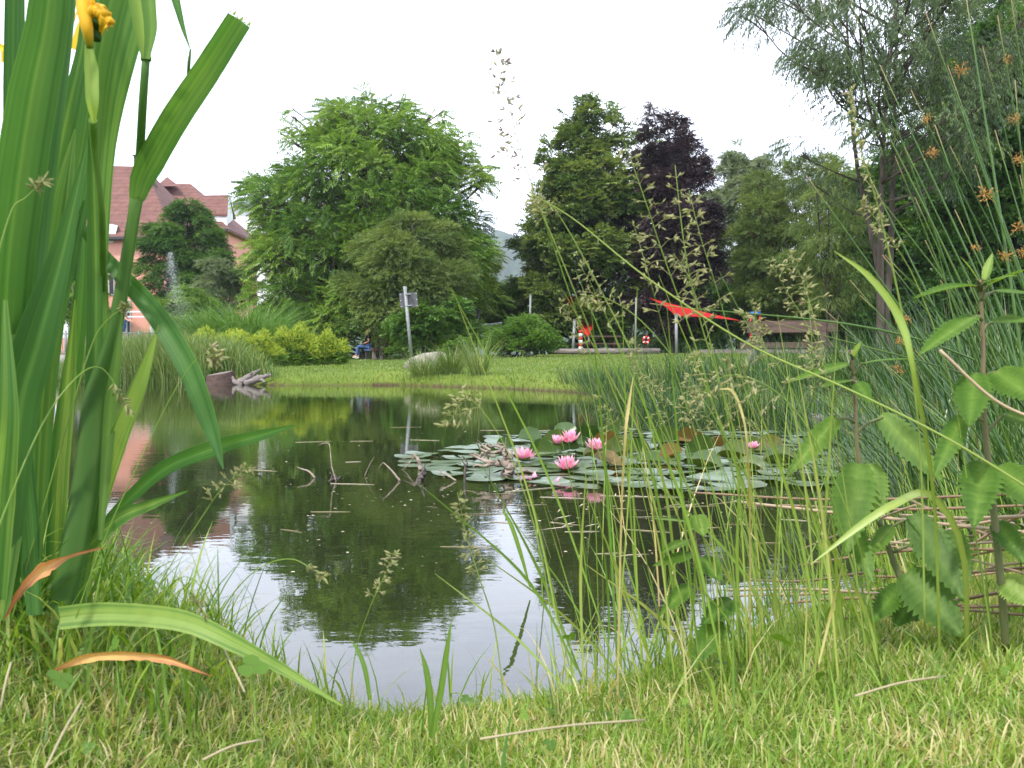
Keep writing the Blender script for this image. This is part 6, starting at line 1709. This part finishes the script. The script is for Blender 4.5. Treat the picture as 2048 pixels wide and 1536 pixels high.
FG = [
    ('airy pale panicle reaching highest against the white sky', [(1330, 1290, 1.35), (1240, 900, 1.3), (1130, 560, 1.25), (1060, 360, 1.22), (1020, 220, 1.2), (992, 95, 1.2)], .0009, .60, .042, 18, .9, .5, .93, .0062),
    ('long yellow green stem slanting down across the picture to the right edge', [(2110, 1010, 1.0), (1900, 880, 1.02), (1700, 780, 1.05), (1500, 690, 1.08), (1300, 560, 1.1), (1150, 440, 1.12), (1062, 388, 1.12)], .0014, .97, .01, 3, .3, .85, .4, .004),
    ('drooping panicle over the red triangular sail', [(1700, 1330, 1.3), (1560, 1080, 1.28), (1420, 820, 1.25), (1300, 660, 1.2), (1220, 600, 1.2), (1165, 590, 1.2)], .001, .70, .035, 10, .9, .6, .55, .006),
    ('panicle standing before the copper beech, left of its twin', [(1560, 1330, 1.3), (1480, 1000, 1.28), (1400, 720, 1.25), (1330, 520, 1.22), (1290, 400, 1.2), (1250, 285, 1.2)], .0011, .52, .04, 15, 1.0, .6, .5, .0062),
    ('panicle standing before the copper beech, right hand twin', [(1580, 1330, 1.25), (1520, 1050, 1.22), (1450, 800, 1.2), (1400, 640, 1.18), (1370, 500, 1.15), (1350, 330, 1.15)], .0011, .50, .042, 15, 1.0, .65, .55, .0062),
    ('grass stem before the linden, bending over at the top', [(1400, 1330, 1.3), (1290, 950, 1.28), (1210, 740, 1.25), (1140, 560, 1.2), (1090, 440, 1.18), (1070, 400, 1.18)], .0012, .86, .02, 6, .8, .75, .5, .005),
    ('grass stem before the linden with hanging side ears', [(1480, 1330, 1.35), (1370, 960, 1.3), (1270, 720, 1.28), (1180, 540, 1.25), (1110, 420, 1.22), (1060, 385, 1.2)], .0012, .80, .03, 7, .8, .7, .5, .006),
    ('slender spike with close pressed ears, crossing the willow trunk', [(1850, 1260, 1.1), (1840, 900, 1.08), (1810, 660, 1.05), (1760, 430, 1.02), (1720, 290, 1.0), (1700, 175, 1.0)], .0012, .55, .008, 26, 2.4, .75, .7, .006),
    ('short panicle just above the weathered bench backrest', [(1640, 1320, 1.2), (1638, 1050, 1.2), (1632, 850, 1.18), (1625, 700, 1.15), (1612, 545, 1.15)], .0008, .62, .018, 14, 1.4, .6, .6, .0058),
    ('pale panicle at the left end of the weathered bench', [(1560, 1320, 1.25), (1555, 1000, 1.22), (1550, 850, 1.2), (1530, 700, 1.2), (1500, 600, 1.2)], .0008, .78, .018, 9, 1.2, .6, .6, .0055),
    ('loose drooping panicle over the rushes below the bench', [(1760, 1330, 1.15), (1720, 1100, 1.12), (1640, 900, 1.1), (1560, 790, 1.08), (1460, 750, 1.05), (1390, 800, 1.05)], .0010, .60, .034, 13, 1.0, .6, .6, .0062),
    ('hanging panicle over the dark water left of the driftwood root', [(1120, 1420, 1.05), (1090, 1150, 1.05), (1040, 960, 1.05), (985, 850, 1.05), (935, 800, 1.05), (890, 860, 1.05)], .0007, .70, .026, 11, 1.0, .6, .55, .0062),
    ('fine panicle low over the water below the reflection of the walnut tree', [(700, 1400, 1.2), (712, 1300, 1.2), (738, 1220, 1.18), (765, 1160, 1.17), (790, 1100, 1.15)], .0007, .60, .016, 10, 1.2, .6, .6, .005),
    ('upright narrow panicle rising from the near bank in the middle', [(1010, 1420, 1.15), (990, 1260, 1.15), (960, 1160, 1.13), (935, 1080, 1.12), (915, 985, 1.1)], .0009, .55, .010, 14, 1.4, .7, .45, .006),
    ('panicle at the left end, drooping over the dark bent iris leaf', [(120, 1330, 1.0), (200, 1100, 1.0), (290, 900, 1.0), (350, 780, 1.0), (400, 712, 1.0), (440, 715, 1.0)], .0006, .82, .014, 7, 1.0, .5, .55, .0075),
    ('fine seed head against the pink reflection of the house', [(240, 1330, 1.05), (330, 1150, 1.05), (400, 1040, 1.05), (450, 970, 1.05), (505, 930, 1.05)], .0006, .62, .016, 10, 1.0, .5, .55, .005),
    ('tall pale grass behind the big nettle', [(1990, 1320, 1.25), (1940, 1000, 1.22), (1900, 760, 1.2), (1830, 560, 1.18), (1760, 450, 1.15), (1720, 400, 1.15)], .0010, .70, .012, 12, 1.2, .7, .65, .0055),
    ('grass with pale ears right in front of the silvery tree', [(1610, 1330, 1.3), (1560, 1000, 1.28), (1490, 780, 1.25), (1440, 600, 1.22), (1400, 470, 1.2), (1378, 380, 1.2)], .0009, .60, .03, 11, .9, .65, .55, .006),
    ('sparse panicle beside the left twin, over the purple leaves', [(1500, 1330, 1.4), (1430, 1000, 1.38), (1350, 740, 1.35), (1300, 560, 1.3), (1265, 440, 1.3)], .0009, .65, .03, 9, .9, .6, .6, .006),
    ('panicle before the rushes right of the lawn edge', [(1480, 1330, 1.2), (1460, 1100, 1.2), (1400, 900, 1.2), (1375, 800, 1.18), (1395, 700, 1.18)], .0008, .62, .012, 11, 1.2, .6, .55, .006),
]
for k, (lb, st, r_, f0, bl, nb, dn, v_, spv, spl) in enumerate(FG):
    flowering_grass(lb, st, r_, f0, bl, nb, dn, v_, spv, spl=spl, seed=k, tight=(bl < .01))
rf = random.Random(77)
for k in range(12):
    tx = 1130 + k * 46 + rf.uniform(-14, 14); ty = rf.uniform(470, 860); bx = tx + rf.uniform(90, 260); bd = rf.uniform(1.2, 1.6)
    flowering_grass(ordinal(k) + ' slender panicle rising over the lily patch, counted from the left', [(bx, 1340, bd), (bx * .7 + tx * .3, 1340 * .6 + ty * .4, bd), (bx * .35 + tx * .65, 1340 * .25 + ty * .75, bd * .97), (tx + 12, ty + 60, bd * .96), (tx - 22, ty, bd * .95)],
                    .0009, .62, rf.uniform(.018, .034), 10, 1.0, rf.uniform(.5, .8), rf.uniform(.4, .6), 'slender panicles rising between the lily patch and the bench', .0056, seed=200 + k)
# brown sedge ears
for k, (lb, st) in enumerate([('brown sedge ear hanging over the water at the left', [(380, 1420, 1.05), (430, 1250, 1.05), (500, 1150, 1.03), (580, 1118, 1.02), (650, 1156, 1.0)]), ('small dark sedge ear before the upper iris leaves', [(-40, 900, .8), (-20, 600, .8), (20, 430, .8), (52, 395, .8), (88, 360, .8)]),
                              ('sedge ear crossing the flower stalk at the waterline of the far shore', [(-40, 1150, .85), (60, 900, .88), (130, 780, .9), (200, 735, .92), (262, 825, .93)]), ('sedge ear against the pink house wall', [(20, 1250, 1.0), (120, 900, 1.0), (180, 700, 1.0), (215, 640, 1.0), (262, 608, 1.0)]),
                              ('sedge ear with brown tip on a dry stem at the far left bank', [(470, 1420, .98), (455, 1330, .98), (430, 1260, .98), (408, 1225, .98), (385, 1190, .98)])]):
    flowering_grass(lb, st, .0008, .86 if k < 4 else .7, .007, 9, 3.0, .55, .3, 'sedges with brown ears', .006, 'sedge', 40 + k, True)

# ---- fallen dry stems across the water at the right
rd = random.Random(4)
dry = [((1380, 985), (2100, 985)), ((1470, 1003), (2100, 1070)), ((1560, 1010), (2080, 1010)), ((1680, 1072), (2100, 1078)), ((1600, 1130), (2100, 1100)), ((1450, 1180), (1900, 1200)), ((1460, 1192), (2060, 1135)), ((1640, 1150), (2100, 1130)), ((1500, 1215), (1980, 1215)), ((1700, 1110), (2100, 1020)), ((1720, 1230), (2100, 990)),
       ((1580, 1250), (2080, 1170)), ((1760, 1090), (2100, 1160)), ((1820, 1000), (2100, 1120)), ((1640, 1200), (2100, 1210)), ((1850, 1140), (2100, 1050)), ((1900, 1080), (2100, 1000)), ((1700, 1180), (2090, 1080)), ((1600, 1100), (1830, 1010)), ((1850, 1060), (2100, 1062)), ((1800, 1030), (2100, 1030)), ((1880, 1190), (2100, 1120)),
       ((1500, 1160), (1760, 1140)), ((1750, 1260), (2050, 1230)), ((1880, 700), (2100, 850))]
RK = {k: i for i, k in enumerate(sorted(range(24), key=lambda q: dry[q][0][1] + dry[q][1][1]))}
for k, ((x0, y0), (x1, y1)) in enumerate(dry):
    d0 = min(CAM_H * F / (y0 - HORIZON) * .88, 1.9) if k < 24 else 1.1; d1 = 1.35 + rd.uniform(-.1, .15) if k < 24 else 1.1
    z0_, z1_ = P(x0, y0, d0), P(x1, y1, d1)
    mid = (z0_ + z1_) / 2 + np.array((0, 0, rd.uniform(-.015, .02)))
    g = Geo(); r_ = rd.uniform(.0016, .0028); g.tube(cat_rom([z0_, mid, z1_], 16), [r_ * .9, r_, r_ * .9], 7, v=rd.uniform(.1, .9))
    if k == 24: lb, gp = 'single brown dry stem slanting behind the tallest nettle', None
    else: lb, gp = ordinal(RK[k]) + ' fallen dry brown reed stem from the top of the pile at the right', 'fallen dry reed stems'
    put(g, 'dry_stem', M['drystem'], z0_, lb, 'reed stem', gp)

# ---- single tall blades that stand out
def blade(label, pts, wd, v, name='single_grass', group='broad single grass blades', mat='stalk', tw_=.2):
    g = Geo(); leaf_curve(g, pts, wd, v, .15, tw_, 18, ncross=3); put(g, name, M[mat], P(*pts[0]), label, 'grass', group)


blade('broad bright blade arching in front of the airy trees', [(1880, 1330, 1.2), (1868, 1000, 1.1), (1830, 760, 1.0), (1800, 640, 1.0), (1740, 555, 1.0), (1668, 502, 1.0)], [5, 7, 9, 17, 13, 1], .6)
blade('long fresh blade with pale tip crossing below the middle nettle', [(1935, 1330, 1.3), (1925, 1100, 1.2), (1860, 990, 1.15), (1790, 1008, 1.1), (1720, 1052, 1.1), (1620, 1130, 1.1)], [8, 12, 14, 16, 15, 1], .7)
blade('left blade of the dark V shaped pair at the near water edge', [(862, 1475, 1.1), (860, 1400, 1.1), (852, 1340, 1.1), (840, 1298, 1.1)], [10, 14, 12, 2], .05)
blade('right blade of the dark V shaped pair at the near water edge', [(864, 1475, 1.1), (880, 1390, 1.1), (892, 1310, 1.1), (903, 1240, 1.1)], [10, 14, 12, 2], .1)
blade('blade bent over in the water in front of the sky reflection', [(1060, 1175, 2.2), (1042, 1110, 2.2), (1022, 1050, 2.2), (1005, 1020, 2.2)], [3, 8, 9, 4], .3)
blade('thin brown hooked dry blade among the rushes', [(1500, 1340, 1.3), (1500, 1050, 1.2), (1495, 900, 1.1), (1485, 830, 1.1), (1465, 782, 1.1), (1440, 778, 1.1)], [4, 4, 4, 5, 6, 2], .95)
blade('orange upright blade before the rushes', [(1235, 1390, 1.3), (1242, 1050, 1.25), (1250, 880, 1.2), (1256, 820, 1.2), (1266, 755, 1.2)], [4, 4, 5, 7, 1], .98)
blade('blade leaning left over the water at the near bank, left of the V pair', [(740, 1400, 1.1), (730, 1340, 1.1), (715, 1300, 1.1), (700, 1280, 1.1)], [8, 10, 8, 1], .1)

# plain upright and leaning stems of the tall grasses at the right
rx = random.Random(31)
behind = ['left of the lilies, farthest left of the near tufts', 'in front of the foremost pink lily', 'in front of the reddish lily leaves', 'before the right lilies', 'left of the smallest nettle', 'right beside the smallest nettle', 'between the two lower nettles', 'left of the middle nettle stem']
for q in range(8):
    bx0 = 1150 + q * 84; bd0 = rx.uniform(1.2, 1.45); c0 = P(bx0, 1345, bd0)
    root = empty('grass_tuft', c0, 'loose tuft of tall thin stems ' + behind[q], 'grass', 'tall thin grass tufts on the right bank')
    for k in range(7):
        bx = bx0 + rx.gauss(0, 22); by = rx.uniform(1300, 1400); bd = bd0 + rx.gauss(0, .06)
        tx = bx - rx.uniform(-60, 330); ty = rx.uniform(520, 980) if k % 3 else rx.uniform(900, 1150); mx_ = bx * .62 + tx * .38 + rx.uniform(-15, 15)
        g = Geo(); wq = rx.uniform(3, 8)
        leaf_curve(g, [(bx, by, bd), (mx_, by * .5 + ty * .5, bd), (tx, ty, bd * .96)], [wq * .6, wq, 1], min(1, max(0, rx.gauss(.5, .25))), .2, rx.uniform(-.8, .8), 16, ncross=3)
        put(g, 'stem', M['stalk'], None, parent=root)

# ---- masses of grass nobody could count
def grass_field(name, label, n, px0, px1, y0, y1, hmin, hmax, w, lean, curl, vr, mat='nearlawn', dens=None, dmin=.0, az=None, seg=4, dmax=9, mean=None):
    x = rng.uniform(px0, px1, n); y = rng.uniform(y0, y1, n)
    d = shore_dist(x, y); k = (d > dmin) & (d < dmax)
    if dens is not None: k &= dens(x, y, d) > rng.random(n)
    x, y = x[k], y[k]; m = len(x)
    a_ = rng.uniform(0, 6.28, m) if az is None else az + rng.normal(0, .8, m)
    b = np.stack([x, y, gh(x, y) - .004], 1)
    pt_ = .5 * np.sin(x * 9 + 2 * np.sin(y * 7)) * np.sin(y * 11 + 1.5 * np.sin(x * 6)) + .3 * np.sin(x * 23 + y * 17)
    vv = rng.uniform(*vr, m) if mean is None else np.clip(rng.normal(mean, .25, m) + .22 * pt_, 0, 1)
    g = Geo(); blades(g, b, a_, rng.uniform(*lean, m), rng.uniform(hmin, hmax, m), w * rng.uniform(.6, 1.3, m), rng.uniform(*curl, m), seg, vv)
    o = g.build(name, M[mat]); tag(o, label, kind='stuff'); return o


grass_field('near_lawn_grass', 'short mown grass in front of the camera', 150000, -1.1, 1.4, .5, 1.9, .012, .040, .0019, (0, .9), (0, 1.6), (0, 1), mean=.66, seg=3, dmin=.06)
grass_field('bank_grass', 'longer grass fringing the near bank', 9000, -1.4, 1.6, .8, 2.4, .05, .12, .0028, (0, .6), (0, 1.4), (0, 1), mean=.5, dens=lambda x, y, d: np.exp(-d / .16) * (.35 + .65 * sstep(.0, .35, np.abs(x + .05))), dmin=.0)
grass_field('left_bank_grass', 'long tangled green grass around the foot of the iris', 6500, -1.3, -.20, .62, 2.2, .04, .12, .0028, (0, .8), (.2, 1.8), (0, .85), mean=.35, dens=lambda x, y, d: sstep(-.30, -.62, x) * np.exp(-d / .5))
grass_field('right_bank_grass', 'tall thin grass standing in front of the fallen stems at the right', 6000, .12, 2.1, 1.15, 3.4, .08, .34, .0026, (0, .45), (0, .9), (.1, .95), mean=.5, az=2.6, dens=lambda x, y, d: np.exp(-d / .3) * sstep(.1, .6, x), seg=5)
grass_field('dry_thatch', 'dead straw coloured thatch lying flat between the grass blades', 16000, -1.1, 1.5, .5, 2.0, .02, .06, .0016, (1.1, 1.5), (0, .5), (.9, 1), seg=3, dmin=.02)
grass_field('iris_foot_grass', 'dense long green grass hiding the foot of the iris clump', 2200, -1.25, -.34, 1.02, 1.5, .06, .20, .0032, (0, .7), (.3, 2.0), (0, .8), mean=.30, dens=lambda x, y, d: sstep(-.22, -.5, x) * (d > 0), seg=6)
grass_field('wispy_bank_grass', 'taller pale wispy grass on the near bank in the middle', 1500, -.25, .75, .95, 1.75, .07, .17, .0024, (0, .5), (0, 1.5), (.3, 1), mean=.72, dens=lambda x, y, d: np.exp(-((x - .22) / .2) ** 2) * np.exp(-d / .2))
# thin stems rising from the shallow water behind the near bank
n = 620
x = rng.uniform(.02, 1.9, n); y = rng.uniform(1.5, 5.0, n); d = shore_dist(x, y); k = (d < -.0) & (rng.random(n) < np.exp(d / .55)) & (x > .05); x, y = x[k], y[k]
g = Geo(); m = len(x); blades(g, np.stack([x, y, np.full(m, -.05)], 1), 2.6 + rng.normal(0, .9, m), rng.uniform(.02, .35, m), rng.uniform(.2, .55, m), rng.uniform(.002, .004, m), rng.uniform(0, .5, m), 5, np.clip(rng.normal(.55, .25, m), 0, 1))
tag(g.build('water_grass', M['stalk']), 'thin grass stems standing in the shallow water at the right', kind='stuff')
# clover
n = 380
x = rng.uniform(-1.0, 1.2, n); y = rng.uniform(.6, 1.7, n); d = shore_dist(x, y); k = (d > .06) & (np.sin(x * 7 + 1) + np.cos(y * 9 + x * 3) + rng.normal(0, .6, n) > .5); x, y = x[k], y[k]; n = len(x)
g = Geo(); th = np.linspace(0, 2 * math.pi, 9)[:-1]; V_, F_ = [], []
for q in range(3):
    a0 = q * 2.094; cx, cy = math.cos(a0) * .5, math.sin(a0) * .5; b0 = len(V_); V_.append((cx, cy, .02))
    for t_ in th:
        rr_ = .48 * (1 - .18 * max(0, math.cos(t_ - a0)) ** 6); V_.append((cx + math.cos(t_) * rr_, cy + math.sin(t_) * rr_, .10))
    F_ += [(b0, b0 + 1 + j, b0 + 1 + (j + 1) % 8) for j in range(8)]
hts = rng.uniform(.012, .035, n); pos = np.stack([x, y, gh(x, y) + hts], 1)
nrm = np.array((0, 0, 1.0)) + rng.normal(0, .35, (n, 3)) + np.array((0, -.3, 0)); nrm /= np.linalg.norm(nrm, axis=1, keepdims=True)
Mc = frames(rng.normal(size=(n, 3)) * np.array((1, 1, .2)), nrm)
g.scatter(np.array(V_), np.array(F_), pos, Mc, rng.uniform(.006, .011, n), rng.random(n))
tag(g.build('clover', M['clover']), 'clover leaves growing in the near lawn', kind='stuff')
for k, (px_, py_, d_, s_) in enumerate(((505, 1335, .93, .020), (120, 1360, .9, .018), (1560, 1280, 1.15, .018), (1140, 1275, 1.2, .012), (1880, 1310, 1.0, .014), (230, 1290, .95, .014))):
    c = P(px_, py_, d_); lbs = ('big clover leaf before the reflected sky at the left', 'clover leaf under the orange dead leaf', 'clover leaf below the middle nettle', 'small clover leaf at the near water edge', 'clover leaf at the foot of the nettles, right', 'clover leaf below the pale green iris leaf')
    root = empty('clover_plant', c, lbs[k], 'clover', 'single clover leaves')
    for q in range(3):
        g = Geo(); b0 = q * 9; g.add(np.array(V_[b0:b0 + 9]), np.array([(0, 1 + j, 1 + (j + 1) % 8) for j in range(8)]), .6, 0, True); o = g.build('leaflet', M['clover'], root)
    for o in root.children: o.scale = (s_ * .82,) * 3; o.rotation_euler = (.45 + .12 * k, .25 - .1 * k, k * 1.1)
    g = Geo(); gx = float(gh(c[0], c[1])); g.tube([(0, 0, 0), (.003, .004, (min(gx, c[2] - .02) - c[2]) * .5), (0, 0, min(gx, c[2] - .02) - c[2])], .0008, 5); g.build('stalk', M['stalk'], root)
# pale dead straws lying in the near grass
for k, ((x0, y0, d0), (x1, y1, d1)) in enumerate((((90, 1540, .8), (165, 1400, .88)), ((0, 1420, .9), (22, 1325, .92)), ((960, 1478, .9), (1290, 1440, .98)), ((1710, 1392, .98), (1890, 1352, 1.02)), ((405, 1520, .85), (520, 1480, .88)), ((395, 1200, 1.05), (490, 1385, .95)))):
    g = Geo(); p_, q_ = P(x0, y0, d0), P(x1, y1, d1); g.tube(cat_rom([p_, (p_ + q_) / 2 + np.array((0, 0, .003)), q_], 8), .0011, 6, v=.35)
    put(g, 'dead_straw', M['straw'], p_, ('pale jointed dead straw at the bottom left corner', 'pale dead straw at the left edge above the corner', 'long dead straw lying on the mown grass in the middle', 'brown dead stem lying at the foot of the nettles', 'short dead straw right of the jointed one', 'pale dead stem standing against the sky reflection at the left')[k], 'straw', 'dead straws in the near grass')
# ---------------------------------------------------------------- thin haze in the distance
hz, ht = new_mat('haze')
pv = ht.nodes.new('ShaderNodeVolumePrincipled')
pv.inputs['Color'].default_value = (.80, .88, 1.0, 1)
pv.inputs['Density'].default_value = .0003
pv.inputs['Anisotropy'].default_value = .2
ho = ht.nodes.new('ShaderNodeOutputMaterial')
ht.links.new(pv.outputs[0], ho.inputs['Volume'])
g = Geo(); g.box((0, 1900, 200), (6400, 4400, 403.6)); tag(g.build('haze', hz), 'thin bluish haze in the air', kind='stuff')
